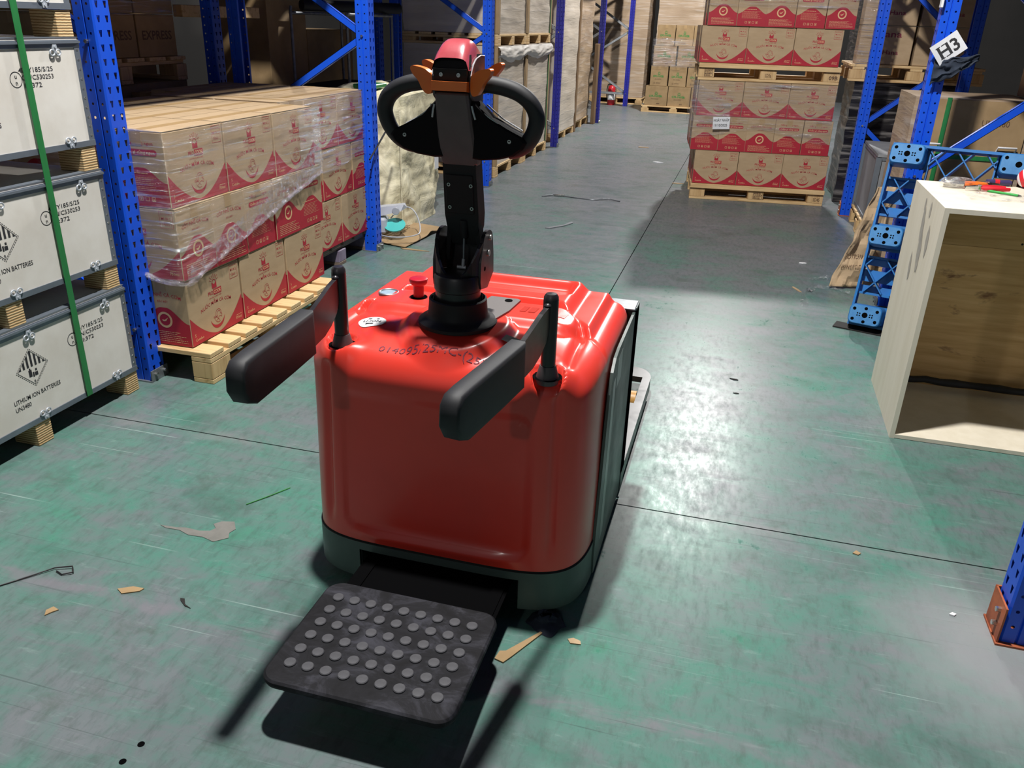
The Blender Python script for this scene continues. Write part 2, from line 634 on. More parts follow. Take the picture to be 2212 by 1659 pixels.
def text(mb, s, fn, x, y, h, align='C', bold=0.01, width=None, arch=0.0, shear=0.0, res=2):
    """flat lettering; h = cap height; fn(x, y) -> 3D point"""
    vs, fs = glyphs(s, bold, res)
    x0 = min(v[0] for v in vs)
    x1 = max(v[0] for v in vs)
    k = h / 0.70
    kx = k if width is None else width / (x1 - x0)
    wd = (x1 - x0) * kx
    ox = {'C': -wd / 2, 'L': 0, 'R': -wd}[align]
    pts = []
    for vx, vy in vs:
        px = (vx - x0) * kx + ox
        py = vy * k
        px += shear * py
        py += arch * (1 - (2 * px / max(wd, 1e-6)) ** 2)
        pts.append(fn(x + px, y + py))
    mb.add(pts, fs)


def plane_fn(o, ex, ez, n, off):
    o, ex, ez, n = Vector(o), Vector(ex), Vector(ez), Vector(n)
    return lambda x, y: o + ex * x + ez * y + n * off


def rpoly(mb, fn, pts):
    mb.poly([fn(x, y) for x, y in pts])


def rrect(x0, x1, y0, y1, r, n=5):
    out = []
    for cx, cy, a0 in ((x1 - r, y0 + r, -pi / 2), (x1 - r, y1 - r, 0), (x0 + r, y1 - r, pi / 2), (x0 + r, y0 + r, pi)):
        for i in range(n + 1):
            a = a0 + (pi / 2) * i / n
            out.append((cx + r * cos(a), cy + r * sin(a)))
    return out


def frame_rect(mb, fn, x0, x1, y0, y1, t):
    for a in ((x0, x1, y0, y0 + t), (x0, x1, y1 - t, y1), (x0, x0 + t, y0, y1), (x1 - t, x1, y0, y1)):
        rpoly(mb, fn, [(a[0], a[2]), (a[1], a[2]), (a[1], a[3]), (a[0], a[3])])


def ring(mb, fn, cx, cy, r0, r1, a0=0.0, a1=2 * pi, n=28, taper=False):
    for i in range(n):
        t0, t1 = i / n, (i + 1) / n
        b0, b1 = a0 + (a1 - a0) * t0, a0 + (a1 - a0) * t1
        ra = r0 if not taper else r1 - (r1 - r0) * sin(pi * t0)
        rb = r0 if not taper else r1 - (r1 - r0) * sin(pi * t1)
        rpoly(mb, fn, [(cx + ra * cos(b0), cy + ra * sin(b0)), (cx + r1 * cos(b0), cy + r1 * sin(b0)),
                       (cx + r1 * cos(b1), cy + r1 * sin(b1)), (cx + rb * cos(b1), cy + rb * sin(b1))])


def nz(p, s=1.0):
    return noise.noise(Vector(p) * s)


def fbm(p, s=1.0, o=4):
    return noise.fractal(Vector(p) * s, 1.0, 2.0, o)

M['maroon'] = pm('faded_maroon_print', '#7c3040', 0.75)


# ================================================================== the setting
def structure(name, mb, mat):
    return tag(mb.build(name, mat), kind='structure')


fl = MB()
fl.bb(-9.2, 6.2, -10.0, 22.0, -0.20, -0.012)
floor = structure('floor', fl, 'jointfill')
XJ = [-9.2, -6.4, -0.673, 5.0, 6.2]
YJ = [-10.0, -3.7, 2.408, 8.52, 14.63, 22.0]
for i in range(len(XJ) - 1):
    for j in range(len(YJ) - 1):
        g = 0.0028
        # the aisle joint is only open beyond the truck
        gx0 = g if XJ[i] != -0.673 or YJ[j] > 2.0 else 0.0
        gx1 = g if XJ[i + 1] != -0.673 or YJ[j] > 2.0 else 0.0
        MB().bb(XJ[i] + gx0, XJ[i + 1] - gx1, YJ[j] + g, YJ[j + 1] - g, -0.012, 0.0).build('slab', 'floor', floor)
structure('wall_back', MB().bb(-9.2, 6.2, 21.0, 21.2, 0, 7.6), 'concrete_wall')
structure('wall_left', MB().bb(-9.2, -9.0, -10, 21.2, 0, 7.6), 'concrete_wall')
structure('wall_right', MB().bb(6.0, 6.2, -10, 21.2, 0, 7.6), 'concrete_wall')
structure('ceiling', MB().bb(-9.2, 6.2, -10, 21.2, 7.6, 7.7), 'ceil')


# ------------------------------------------------------------------ pallet racking
def holed(mb, fn, w, h, cols, pitch, hole, z0=0.03):
    """sheet of width w (centred) and height h; cols = x centres of hole columns; hole = list of (x, y) round its own centre"""
    xs = [-w / 2] + [(cols[i] + cols[i + 1]) / 2 for i in range(len(cols) - 1)] + [w / 2]
    n = int((h - z0) / pitch)
    mb.add([fn(-w / 2, 0), fn(w / 2, 0), fn(w / 2, z0), fn(-w / 2, z0)], [(0, 1, 2, 3)])
    mb.add([fn(-w / 2, z0 + n * pitch), fn(w / 2, z0 + n * pitch), fn(w / 2, h), fn(-w / 2, h)], [(0, 1, 2, 3)])
    m = len(hole)
    for ci, cx in enumerate(cols):
        a, b = xs[ci], xs[ci + 1]
        for k in range(n):
            y0, y1 = z0 + k * pitch, z0 + (k + 1) * pitch
            cy = (y0 + y1) / 2
            if m == 4:
                per = [(a, y0), (b, y0), (b, y1), (a, y1)]
            else:
                per = [(a, y0), ((a + b) / 2, y0), (b, y0), (b, cy), (b, y1), ((a + b) / 2, y1), (a, y1), (a, cy)]
            vs = [fn(*p) for p in per] + [fn(cx + p[0], cy + p[1]) for p in hole]
            mb.add(vs, [(i, (i + 1) % m, m + (i + 1) % m, m + i) for i in range(m)])


TEAR = [(-0.0035, -0.012), (0.0035, -0.012), (0.0085, 0.012), (-0.0085, 0.012)]
OCT = [(0.0052 * cos(a), 0.0052 * sin(a)) for a in [R(-135 + 45 * i) for i in range(8)]]
PW, PD, PH = 0.095, 0.085, 3.4        # upright: width along the aisle, depth into the rack, height


def upright_mesh():
    mb = MB()
    # aisle face at local +x, pierced by two columns of tapered slots
    holed(mb, lambda x, y: Vector((0, x, y)), PW - 0.012, PH, [-0.022, 0.022], 0.05, TEAR)
    for s in (-1, 1):
        # chamfer, side face with round holes either side of a groove
        mb.add([(0, s * (PW / 2 - 0.006), 0), (-0.006, s * PW / 2, 0), (-0.006, s * PW / 2, PH), (0, s * (PW / 2 - 0.006), PH)], [(0, 1, 2, 3)])
        xa, xb, xc_, xd = -0.006, -0.037, -0.045, -PD
        holed(mb, lambda x, y, s=s: Vector(((xa + xb) / 2 + x, s * PW / 2, y)), xa - xb, PH, [0.0], 0.05, OCT)
        holed(mb, lambda x, y, s=s: Vector(((xc_ + xd) / 2 + x, s * PW / 2, y)), xc_ - xd, PH, [0.0], 0.05, OCT)
        g = s * (PW / 2 - 0.006)
        mb.add([(xb, s * PW / 2, 0), (xb - 0.003, g, 0), (xb - 0.003, g, PH), (xb, s * PW / 2, PH)], [(0, 1, 2, 3)])
        mb.add([(xb - 0.003, g, 0), (xc_ + 0.003, g, 0), (xc_ + 0.003, g, PH), (xb - 0.003, g, PH)], [(0, 1, 2, 3)])
        mb.add([(xc_ + 0.003, g, 0), (xc_, s * PW / 2, 0), (xc_, s * PW / 2, PH), (xc_ + 0.003, g, PH)], [(0, 1, 2, 3)])
        mb.add([(xd, s * PW / 2, 0), (xd, s * (PW / 2 - 0.018), 0), (xd, s * (PW / 2 - 0.018), PH), (xd, s * PW / 2, PH)], [(0, 1, 2, 3)])
    bm = bmesh.new()
    me = mb.mesh('upright', 'blue', fix=False)
    bm.from_mesh(me)
    bmesh.ops.remove_doubles(bm, verts=bm.verts, dist=0.0002)
    bmesh.ops.recalc_face_normals(bm, faces=bm.faces)
    bm.to_mesh(me)
    bm.free()
    return me


UP = upright_mesh()
_bolt = MB().cyl((0, 0, 0), (0.012, 0, 0), 0.008, n=6).mesh('bolt', 'bright')
_bl = {}


def brace_mesh(L):
    k = round(L, 3)
    if k not in _bl:
        mb = MB()
        h, d = 0.042, 0.028
        # channel section: web and two lips, running along local x
        mb.bb(0, L, -d / 2, -d / 2 + 0.003, -h / 2, h / 2)
        mb.bb(0, L, -d / 2, d / 2, h / 2 - 0.003, h / 2)
        mb.bb(0, L, -d / 2, d / 2, -h / 2, -h / 2 + 0.003)
        _bl[k] = mb
    return _bl[k]


def brace(parent, x0, z0, x1, z1, y, mat):
    L = sqrt((x1 - x0) ** 2 + (z1 - z0) ** 2)
    me = brace_mesh(L).mesh('brace', mat)
    link('brace', me, parent, (x0, y, z0), (0, -atan2(z1 - z0, x1 - x0), 0))


def foot_plate_mesh(mat):
    mb = MB()
    mb.bb(-0.10, 0.008, -0.058, 0.058, 0, 0.006)
    mb.bb(0.003, 0.008, -0.054, 0.054, 0.006, 0.052)
    return mb.mesh('foot_plate', mat)


FP_G = foot_plate_mesh('galv')
FP_O = MB().bb(-0.10, 0.012, -0.066, 0.062, 0, 0.006).bb(0.004, 0.009, -0.056, 0.055, 0.006, 0.115).bb(-0.045, 0.009, -0.057, -0.051, 0.006, 0.115).mesh('foot_guard', 'orange_rust')


UPN = UP.copy()
UPN.materials[0] = M['navy']


def frame(rack, side, xf, y, depth, zs, mat, guard=False, low=None, back=True, dark=False):
    """one upright frame; side = +1 when the aisle is on the +x side"""
    rot = (0, 0, 0) if side > 0 else (0, 0, pi)
    u = link('upright', UPN if dark else UP, rack, (xf, y, 0.003), rot)
    if guard:
        link('foot_guard', FP_O, u, (0, 0, -0.003))
        for z in (0.04, 0.085):
            link('bolt', _bolt, u, (0.009, 0.02 if side < 0 else 0, z))
    else:
        link('foot_plate', FP_G, u, (0, 0, -0.003))
        for yy in (-0.028, 0.028):
            link('bolt', _bolt, u, (0.008, yy, 0.03))
    if back:
        link('upright', UPN if dark else UP, rack, (xf - side * depth, y, 0.003), (0, 0, pi) if side > 0 else (0, 0, 0))
    a, b = xf - side * 0.045, xf - side * (depth - 0.045)
    for p, q in zip(zs[:-1], zs[1:]):
        brace(rack, *( (a, p[1]) if p[0] == 'f' else (b, p[1]) ), *( (a, q[1]) if q[0] == 'f' else (b, q[1]) ), y, mat)
    for p in zs:
        if p[0] == 'f':
            link('bolt', _bolt, rack, (a, y - PW / 2 - 0.010, p[1]), (0, 0, R(90)))
    if low is not None:
        brace(rack, a, low, b, low, y, mat)


rackL = thing('pallet_rack', 'long blue steel pallet racking run on the left side of the aisle', 'rack', (0, 0, 0))
ZZ = [('b', -0.30 + 0.57), ('f', 0.24 + 0.57), ('b', 1.38), ('f', 1.95), ('b', 2.52), ('f', 3.1)]
ZZf = [('f', 0.24), ('b', 0.81), ('f', 1.38), ('b', 1.95), ('f', 2.52), ('b', 3.1)]
LY = [2.797, 5.165, 7.80, 10.79, 13.85, 17.06]
for i, y in enumerate(LY):
    frame(rackL, 1, -2.365, y, 1.0, ZZf, 'blue' if i < 3 else 'braceg', low=0.24 if i > 2 else None, dark=i > 2)
for a, b in zip([-0.6] + LY[:-1], LY):
    for x in (-2.39, -3.34):
        MB().bb(x - 0.022, x + 0.022, a + 0.05, b - 0.05, 2.10, 2.21).build('beam', 'blue', rackL)
    MB().bb(-3.32, -2.42, a + 0.06, b - 0.06, 2.212, 2.235).build('shade_shelf', 'darkwood', rackL)  # unseen deck, added to block lamp light above the goods

rackB = thing('pallet_rack', 'dark blue racking row standing back to back behind the left racks', 'rack', (0, 0, 0))
for i, y in enumerate((2.797, 5.165, 7.80)):
    frame(rackB, 1, -3.47, y, 1.0, [], 'blue')
for a, b in ((2.797, 5.165), (5.165, 7.80)):
    for x in (-3.50, -4.44):
        MB().bb(x - 0.02, x + 0.02, a + 0.05, b - 0.05, 2.10, 2.21).build('beam', 'blue', rackB)
    MB().bb(-4.42, -3.52, a + 0.06, b - 0.06, 2.212, 2.235).build('shade_shelf', 'darkwood', rackB)  # unseen deck, added to keep lamp light off the back row

rackR = thing('pallet_rack', 'blue steel pallet racking run along the right side of the aisle', 'rack', (0, 0, 0))
RZ = [('b', 0.17), ('f', 0.77), ('b', 1.37), ('f', 1.97), ('b', 2.57)]
for i, y in enumerate((2.09, 5.14, 7.83)):
    frame(rackR, -1, 0.842 if i == 0 else 0.888, y, 0.80, RZ, 'blue', guard=(i != 1), low=0.22 if i == 2 else None)
for a, b in ((2.09, 5.14), (5.14, 7.83), (7.83, 10.6)):
    for x in (0.92, 1.65):
        MB().bb(x - 0.022, x + 0.022, a + 0.05, b - 0.05, 2.30, 2.41).build('beam', 'blue', rackR)
    MB().bb(0.95, 1.63, a + 0.06, b - 0.06, 2.412, 2.435).build('shade_shelf', 'darkwood', rackR)  # unseen deck, added to shade the right bays


# ------------------------------------------------------------------ wooden pallets
_bc = {}


def board(parent, name, x0, x1, y0, y1, z0, z1, mat):
    s = (round(x1 - x0, 3), round(y1 - y0, 3), round(z1 - z0, 3), mat)
    if s not in _bc:
        _bc[s] = MB().cbox((0, 0, 0), s[:3], 0.0025).mesh(name, mat)
    return link(name, _bc[s], parent, ((x0 + x1) / 2, (y0 + y1) / 2, (z0 + z1) / 2))


def pallet(label, loc, rz, lx, ly, slats='y', n=7, hgt=0.144, mats=('pine', 'piney', 'pineblock'), nblock=3, gap=0.4, group=None):
    """lx, ly = size; slats = direction the deck slats run"""
    p = thing('wooden_pallet', label, 'pallet', loc, rz, group)
    t = 0.022
    bw = 0.10
    hb = hgt - 3 * t - 0.002
    k = lambda i, n_, L, w_: -L / 2 + w_ / 2 + i * (L - w_) / (n_ - 1)
    if slats == 'y':
        mx, my = mats[0], mats[1]
        sw = lx / n * (1 - gap * 0.5)
        for i in range(n):
            c = k(i, n, lx, sw)
            board(p, 'slat', c - sw / 2, c + sw / 2, -ly / 2, ly / 2, hgt - t, hgt, my)
        for j in range(3):
            c = k(j, 3, ly, bw)
            board(p, 'stringer', -lx / 2, lx / 2, c - bw / 2, c + bw / 2, hgt - 2 * t - 0.001, hgt - t - 0.001, mx)
            board(p, 'bottom_board', -lx / 2, lx / 2, c - bw / 2, c + bw / 2, 0, t, mx)
            for i in range(nblock):
                d = k(i, nblock, lx, 0.14)
                board(p, 'block', d - 0.07, d + 0.07, c - bw / 2, c + bw / 2, t + 0.001, t + 0.001 + hb - 0.001, mats[2])
    else:
        mx, my = mats[0], mats[1]
        sw = ly / n * (1 - gap * 0.5)
        for i in range(n):
            c = k(i, n, ly, sw)
            board(p, 'slat', -lx / 2, lx / 2, c - sw / 2, c + sw / 2, hgt - t, hgt, mx)
        for j in range(3):
            c = k(j, 3, lx, bw + 0.04)
            board(p, 'stringer', c - bw / 2, c + bw / 2, -ly / 2, ly / 2, hgt - 2 * t - 0.001, hgt - t - 0.001, my)
            for i in range(nblock):
                d = k(i, nblock, ly, 0.10)
                board(p, 'block', c - bw / 2 - 0.02, c + bw / 2 + 0.02, d - 0.05, d + 0.05, t + 0.001, t + 0.001 + hb - 0.001, mats[2])
        for i in range(3):
            d = k(i, 3, ly, 0.10)
            board(p, 'bottom_board', -lx / 2, lx / 2, d - 0.05, d + 0.05, 0, t, mx)
    return p


# ================================================================== the red pallet truck
XC = -0.668
truck = thing('pallet_truck', 'red electric ride-on pallet truck with black tiller in the middle of the aisle', 'pallet truck', (XC, 0, 0))


def sm(a, b, x):
    t = min(1.0, max(0.0, (x - a) / (b - a)))
    return t * t * (3 - 2 * t)


def rr_sdf(x, y, hx, hy, r):
    qx, qy = abs(x) - hx + r, abs(y) - hy + r
    return sqrt(max(qx, 0) ** 2 + max(qy, 0) ** 2) + min(max(qx, qy), 0) - r


POSTS = [(-0.283, 1.825), (0.278, 1.800)]


def hood_h(u, v):
    """height of the hood's top skin"""
    a = abs(u)
    h = 0.752 - 0.028 * sm(0.20, 0.40, a)
    h -= 0.070 * max(0.0, (1.97 - v) / 0.23) ** 2.0
    # seam to the raised rear section, swinging forward at the flanks
    vb = 2.165 - 0.17 * sm(0.20, 0.40, a)
    rear = sm(vb - 0.010, vb + 0.016, v)
    hr = 0.728 + 0.024 * (1 - sm(0.325, 0.350, a)) + 0.026 * (1 - sm(0.235, 0.275, a))
    hr -= 0.030 * (1 - sm(-0.020, 0.008, rr_sdf(u - 0.05, v - 2.305, 0.185, 0.072, 0.03)))
    h = h * (1 - rear) + hr * rear
    h -= 0.005 * math.exp(-((v - vb) / 0.009) ** 2)
    # longitudinal groove beside the flank
    h -= 0.013 * math.exp(-((a - 0.318) / 0.013) ** 2) * (1 - rear)
    # boss round the steering column and the instrument wings either side
    f = 1 - rear
    boss = 1 - sm(0.128, 0.165, sqrt(u * u + (v - 1.935) ** 2))
    wing = 1 - sm(-0.022, 0.012, rr_sdf(u, v - 2.07, 0.305, 0.078, 0.05))
    h += 0.022 * max(boss, wing) * f
    for pu, pv in POSTS:
        d = sqrt((u - pu) ** 2 + (v - pv) ** 2)
        k_ = 1 - sm(0.045, 0.085, d)
        h = h * (1 - k_) + 0.722 * k_
        h -= 0.018 * (1 - sm(0.036, 0.043, d))
    return h


def outline(off=0.0, n=360):
    a, v0, bn, bf = 0.402, 2.10, 0.362, 0.325
    raw = []
    for i in range(2400):
        t = 2 * pi * i / 2400
        cs, sn = cos(t), sin(t)
        p = 5.0 if sn < 0 else 14.0
        b = bn if sn < 0 else bf
        raw.append(Vector((a * math.copysign(abs(cs) ** (2 / p), cs), v0 + b * math.copysign(abs(sn) ** (2 / p), sn))))
    L = [0.0]
    for i in range(1, len(raw) + 1):
        L.append(L[-1] + (raw[i % len(raw)] - raw[i - 1]).length)
    out, j = [], 0
    for i in range(n):
        s = L[-1] * i / n
        while L[j + 1] < s:
            j += 1
        k = (s - L[j]) / max(1e-9, L[j + 1] - L[j])
        out.append(raw[j % len(raw)].lerp(raw[(j + 1) % len(raw)], k))
    nr = []
    for i in range(n):
        d = (out[(i + 1) % n] - out[i - 1]).normalized()
        nr.append(Vector((d.y, -d.x)))
    return [p + q * off for p, q in zip(out, nr)], nr


def hood_wall(u, v, z, nx, ny):
    """relief of the hood's side skin"""
    front = sm(0.3, 0.8, -ny)
    d = -(0.006 + 0.010 * front) * sm(0.155, 0.70, z)
    d -= 0.007 * front * (1 - sm(-0.007, 0.003, rr_sdf(u + 0.005, z - 0.40, 0.262, 0.205, 0.04)))
    d += 0.012 * front * math.exp(-((z - 0.186 - 0.05 * u * u) / 0.016) ** 2) * (1 - sm(0.16, 0.27, abs(u)))
    d -= 0.011 * front * math.exp(-((abs(u) - 0.318) / 0.011) ** 2) * sm(0.17, 0.26, z)
    return d


hb_ = MB()
OUT, NRM = outline()
NO = len(OUT)
ZB = 0.157
RS = 0.052
rings = []
for j in range(44):                      # side wall
    s = j / 43
    row = []
    for p, q in zip(OUT, NRM):
        e = p + q * (-(0.006 + 0.010 * sm(0.3, 0.8, -q.y)))
        zt = hood_h(e.x, e.y) - RS
        z = ZB + (zt - ZB) * s
        d = hood_wall(p.x, p.y, z, q.x, q.y)
        row.append(Vector((p.x + q.x * d, p.y + q.y * d, z)))
    rings.append(row)
base = [p + q * (-(0.006 + 0.010 * sm(0.3, 0.8, -q.y))) for p, q in zip(OUT, NRM)]
CEN = Vector((0.0, 2.09))
ts = [0.0025 * (i + 1) ** 1.15 for i in range(16)]
t = ts[-1]
while t < 0.985:
    t += 0.0095
    ts.append(min(t, 0.985))
for t in ts:
    row = []
    for p, q in zip(base, NRM):
        w_ = p.lerp(CEN, t)
        d = q.dot(p - w_)
        z = hood_h(w_.x, w_.y)
        if d < RS:
            z -= RS - sqrt(max(0.0, RS * RS - (RS - d) ** 2))
        row.append(Vector((w_.x, w_.y, z)))
    rings.append(row)
hv = [p for row in rings for p in row]
hf = []
for j in range(len(rings) - 1):
    for i in range(NO):
        i2 = (i + 1) % NO
        hf.append((j * NO + i, j * NO + i2, (j + 1) * NO + i2, (j + 1) * NO + i))
hf.append(tuple((len(rings) - 1) * NO + i for i in range(NO)))
hb_.add(hv, hf)
hood = hb_.build('hood', 'red', truck, smooth=60)
tag(hood, 'glossy red moulded hood')

# chassis skirt, with the opening the step folds into
cb = MB()
CO, CN = outline(0.004, 360)
for i in range(360):
    j = (i + 1) % 360
    def lo(p):
        return 0.128 if (-0.215 < p.x < 0.235 and p.y < 1.95) else 0.034
    a, b = CO[i], CO[j]
    za = zb = max(lo(a), lo(b)) if lo(a) != lo(b) else lo(a)
    ai, bi = a - CN[i] * 0.012, b - CN[j] * 0.012
    cb.add([(a.x, a.y, za), (b.x, b.y, zb), (b.x, b.y, 0.152), (a.x, a.y, 0.152), (ai.x, ai.y, za), (bi.x, bi.y, zb), (bi.x, bi.y, 0.152), (ai.x, ai.y, 0.152)],
           [(0, 1, 2, 3), (4, 7, 6, 5), (0, 4, 5, 1), (3, 2, 6, 7)])
cb.build('chassis_skirt', 'greygreen', truck, smooth=40, fix=False)
MB().bb(-0.36, 0.36, 1.97, 2.38, 0.036, 0.150).build('chassis_core', 'cavity', truck)
MB().bb(-0.213, -0.203, 1.79, 1.98, 0.034, 0.125).bb(0.225, 0.235, 1.79, 1.98, 0.034, 0.125).build('step_recess', 'blackmetal', truck)

# right and left flank panels and the battery box behind
for s in (1, -1):
    pts = []
    x = s * 0.4015
    zc = [(2.44, 0.036), (1.955, 0.036), (1.945, 0.10), (1.955, 0.20), (1.975, 0.34), (1.99, 0.50), (2.005, 0.585), (2.03, 0.640), (2.07, 0.668), (2.13, 0.676), (2.44, 0.682)]
    MB().prism([(x, a, b) for a, b in zc], (s * 0.008, 0, 0)).build('flank_panel', 'greygreen', truck)
    MB().bb(min(s * 0.402, s * 0.412), max(s * 0.402, s * 0.412), 2.445, 2.515, 0.03, 0.692).build('battery_frame_post', 'greygreen', truck)
MB().bb(-0.412, 0.412, 2.445, 2.515, 0.10, 0.684).build('battery_box', 'greygreen', truck)
MB().cbox((0, 2.475, 0.689), (0.82, 0.085, 0.010), 0.003).build('battery_box_rim', 'galv', truck)
MB().prism([(0.4092, a, b) for a, b in [(2.055, 0.60), (2.10, 0.605), (2.085, 0.10), (2.030, 0.10)]], (0.0006, 0, 0)).build('decal_strip', 'decal', truck)
MB().prism([(0.4092, a, b) for a, b in [(2.12, 0.645), (2.20, 0.65), (2.20, 0.56), (2.12, 0.555)]], (0.0006, 0, 0)).build('side_label', 'decal', truck)

# forks
for s in (-1, 1):
    xa, xb = (s * 0.235, s * 0.408)
    x0, x1 = min(xa, xb), max(xa, xb)
    fk = MB()
    c = (x0 + x1) / 2
    hw = (x1 - x0) / 2
    # two longitudinal plates with an open slot over the load roller, and a rounded tip
    pl = [(x0, 2.50), (x0, 3.34)] + [(c + hw * cos(a), 3.34 + 0.10 * sin(a)) for a in [pi - pi * i / 12 for i in range(13)]] + [(x1, 3.34), (x1, 2.50)]
    inner = [(x0 + 0.035, 3.05), (x0 + 0.035, 3.33), (x0 + 0.05, 3.36), (x1 - 0.05, 3.36), (x1 - 0.035, 3.33), (x1 - 0.035, 3.05)]
    z0, z1 = 0.062, 0.088
    fk.bb(x0, x1, 2.50, 3.05, z0, z1)
    fk.bb(x0, x0 + 0.035, 3.05, 3.33, z0, z1)
    fk.bb(x1 - 0.035, x1, 3.05, 3.33, z0, z1)
    tip = [(x0, 3.33), (x1, 3.33)] + [(c + hw * cos(a), 3.33 + 0.11 * sin(a)) for a in [pi * i / 14 for i in range(1, 14)]]
    fk.prism([(a, b, z0) for a, b in tip], (0, 0, z1 - z0))
    fk.bb(x0, x0 + 0.008, 2.50, 3.33, 0.03, z0)
    fk.bb(x1 - 0.008, x1, 2.50, 3.33, 0.03, z0)
    fo = fk.build('fork', 'blackmetal', truck)
    MB().cyl((x0 + 0.04, 3.18, 0.041), (x1 - 0.04, 3.18, 0.041), 0.040, n=20).build('load_roller', 'poly', fo, smooth=40)
    MB().cyl((x0 + 0.01, 3.18, 0.041), (x1 - 0.01, 3.18, 0.041), 0.010, n=10).build('roller_axle', 'bright', fo)
# drive and castor wheels under the skirt
MB().cyl((-0.05, 2.02, 0.115), (0.05, 2.02, 0.115), 0.115, n=28).build('drive_wheel', 'rubber', truck, smooth=40)
for s in (-1, 1):
    MB().cyl((s * 0.30 - 0.02, 1.90, 0.036), (s * 0.30 + 0.02, 1.90, 0.036), 0.036, n=18).build('castor', 'rubber', truck, smooth=40)

# folding step with studs
SX, SY0, SY1, SZ = 0.008, 1.205, 1.580, 0.140
st = MB()


def pad(mb, x0, x1, y0, y1, r, zs):
    rows = []
    for z, ins in zs:
        rows.append([(x, y, z) for x, y in rrect(x0 + ins, x1 - ins, y0 + ins, y1 - ins, max(0.004, r - ins), 8)])
    n = len(rows[0])
    o = len(mb.v)
    mb.v.extend(Vector(p) for rw in rows for p in rw)
    for j in range(len(rows) - 1):
        for i in range(n):
            mb.face((o + j * n + i, o + j * n + (i + 1) % n, o + (j + 1) * n + (i + 1) % n, o + (j + 1) * n + i))
    mb.face([o + i for i in reversed(range(n))])
    mb.face([o + (len(rows) - 1) * n + i for i in range(n)])


pad(st, SX - 0.232, SX + 0.232, SY0, SY1, 0.045, [(SZ - 0.028, 0.014), (SZ - 0.020, 0.004), (SZ - 0.010, 0.0), (SZ - 0.004, 0.0015), (SZ, 0.007)])
def step_mat():
    t = NT('dusty_step_rubber')
    co = t.coords()
    f = t.noise(t.mapping(co, (9, 14, 9)), 1.0, 7, 0.7, 0.8)
    c = t.ramp(f, [(0.36, lin('#0e0e11')), (0.50, lin('#19191d')), (0.66, lin('#36363d'))])
    t.link(c, t.b.inputs['Base Color'])
    t.b.inputs['Roughness'].default_value = 0.7
    t.b.inputs['Specular IOR Level'].default_value = 0.22
    t.bump(f, 0.1, 0.002)
    return t.m


M['step'] = step_mat()
M['stud'] = pm('step_stud_rubber', '#3c3c40', 0.6, b='#4a4a4e', nscale=(25, 25, 25), bump=0.1)
step = st.build('foot_step', 'step', truck, smooth=35)
tag(step, 'black rubber foot platform')
stud_me = MB().lathe([(0.0145, 0.0), (0.0145, 0.003), (0.0128, 0.0048), (0.0, 0.0050)], n=20, cap=False).mesh('stud', 'stud', smooth=40)
for j in range(6):
    for i in range(9):
        link('stud', stud_me, step, (SX - 0.182 + i * 0.0448, 1.272 + j * 0.0485, SZ - 0.0002))
for x in (-0.19, 0.18):
    MB().bb(x, x + 0.03, 1.53, 1.82, 0.085, 0.112).build('step_arm', 'cavity', step)
MB().bb(-0.20, 0.22, 1.545, 1.785, 0.100, 0.108).build('step_hinge_plate', 'cavity', step)  # shade under the hood is put into the near-black colour

# grab arms: post, socket cone, plate and padded rest
for (pu, pv), tip, nm in zip(POSTS, ((-0.262, 1.312), (0.200, 1.303)), ('left', 'right')):
    z0 = hood_h(pu, pv) - 0.004
    arm = MB().lathe([(0.0, 0.918), (0.013, 0.917), (0.0175, 0.910), (0.0185, 0.900), (0.0185, z0 + 0.02)], (pu, pv, 0), 24, cap=False).build('arm_post', 'blackmetal', truck, smooth=40)
    MB().lathe([(0.0185, z0 + 0.036), (0.020, z0 + 0.036), (0.0285, z0 + 0.004), (0.0285, z0 - 0.01)], (pu, pv, 0), 24, cap=False).build('post_socket', 'tillerpanel', arm, smooth=40)
    MB().lathe([(0.0365, z0 + 0.0055), (0.0, z0 + 0.0055)], (pu, pv, 0), 24, cap=False).build('socket_hole', 'cavity', arm)
    d = Vector((tip[0] - pu, tip[1] - pv, 0))
    L = d.length
    d.normalize()
    s = Vector((-d.y, d.x, 0))
    P = lambda a, z, w_: Vector((pu, pv, 0)) + d * a + Vector((0, 0, z)) + s * w_
    # side profile of the steel plate (distance from post, z)
    prof = [(0.012, 0.893), (0.06, 0.884), (0.11, 0.868), (0.16, 0.853), (0.26, 0.848), (0.26, 0.770), (0.17, 0.762), (0.11, 0.768), (0.07, 0.782), (0.035, 0.805), (0.012, 0.84)]
    MB().prism([P(a, z, -0.006) for a, z in prof], s * 0.012).build('arm_plate', 'blackmetal', arm)
    MB().lathe([(0.0, 0.006), (0.007, 0.004), (0.009, 0.0)], (P(0.02, 0.893, 0)), 10, cap=False).build('weld_bead', 'blackmetal', arm, smooth=50)
    # pad: rounded box following the plate
    q = [(0.185, 0.862), (0.45, 0.857), (L - 0.018, 0.853), (L, 0.836), (L + 0.004, 0.79), (L - 0.012, 0.762), (L - 0.05, 0.745), (0.30, 0.748), (0.185, 0.752)]
    cx = sum(a for a, b in q) / len(q)
    cz = sum(b for a, b in q) / len(q)
    rows = []
    for w_, ins in ((-0.022, 0.010), (-0.0205, 0.004), (-0.016, 0.0), (0.016, 0.0), (0.0205, 0.004), (0.022, 0.010)):
        rows.append([P(a + (cx - a) * ins / 0.14, z + (cz - z) * ins / 0.055, w_) for a, z in q])
    pb = MB()
    n = len(q)
    pb.v.extend(p for rw in rows for p in rw)
    for j in range(5):
        for i in range(n):
            pb.face((j * n + i, j * n + (i + 1) % n, (j + 1) * n + (i + 1) % n, (j + 1) * n + i))
    pb.face(list(range(n)))
    pb.face([5 * n + i for i in range(n)])
    pb.build('arm_pad', 'rubber', arm, smooth=50)

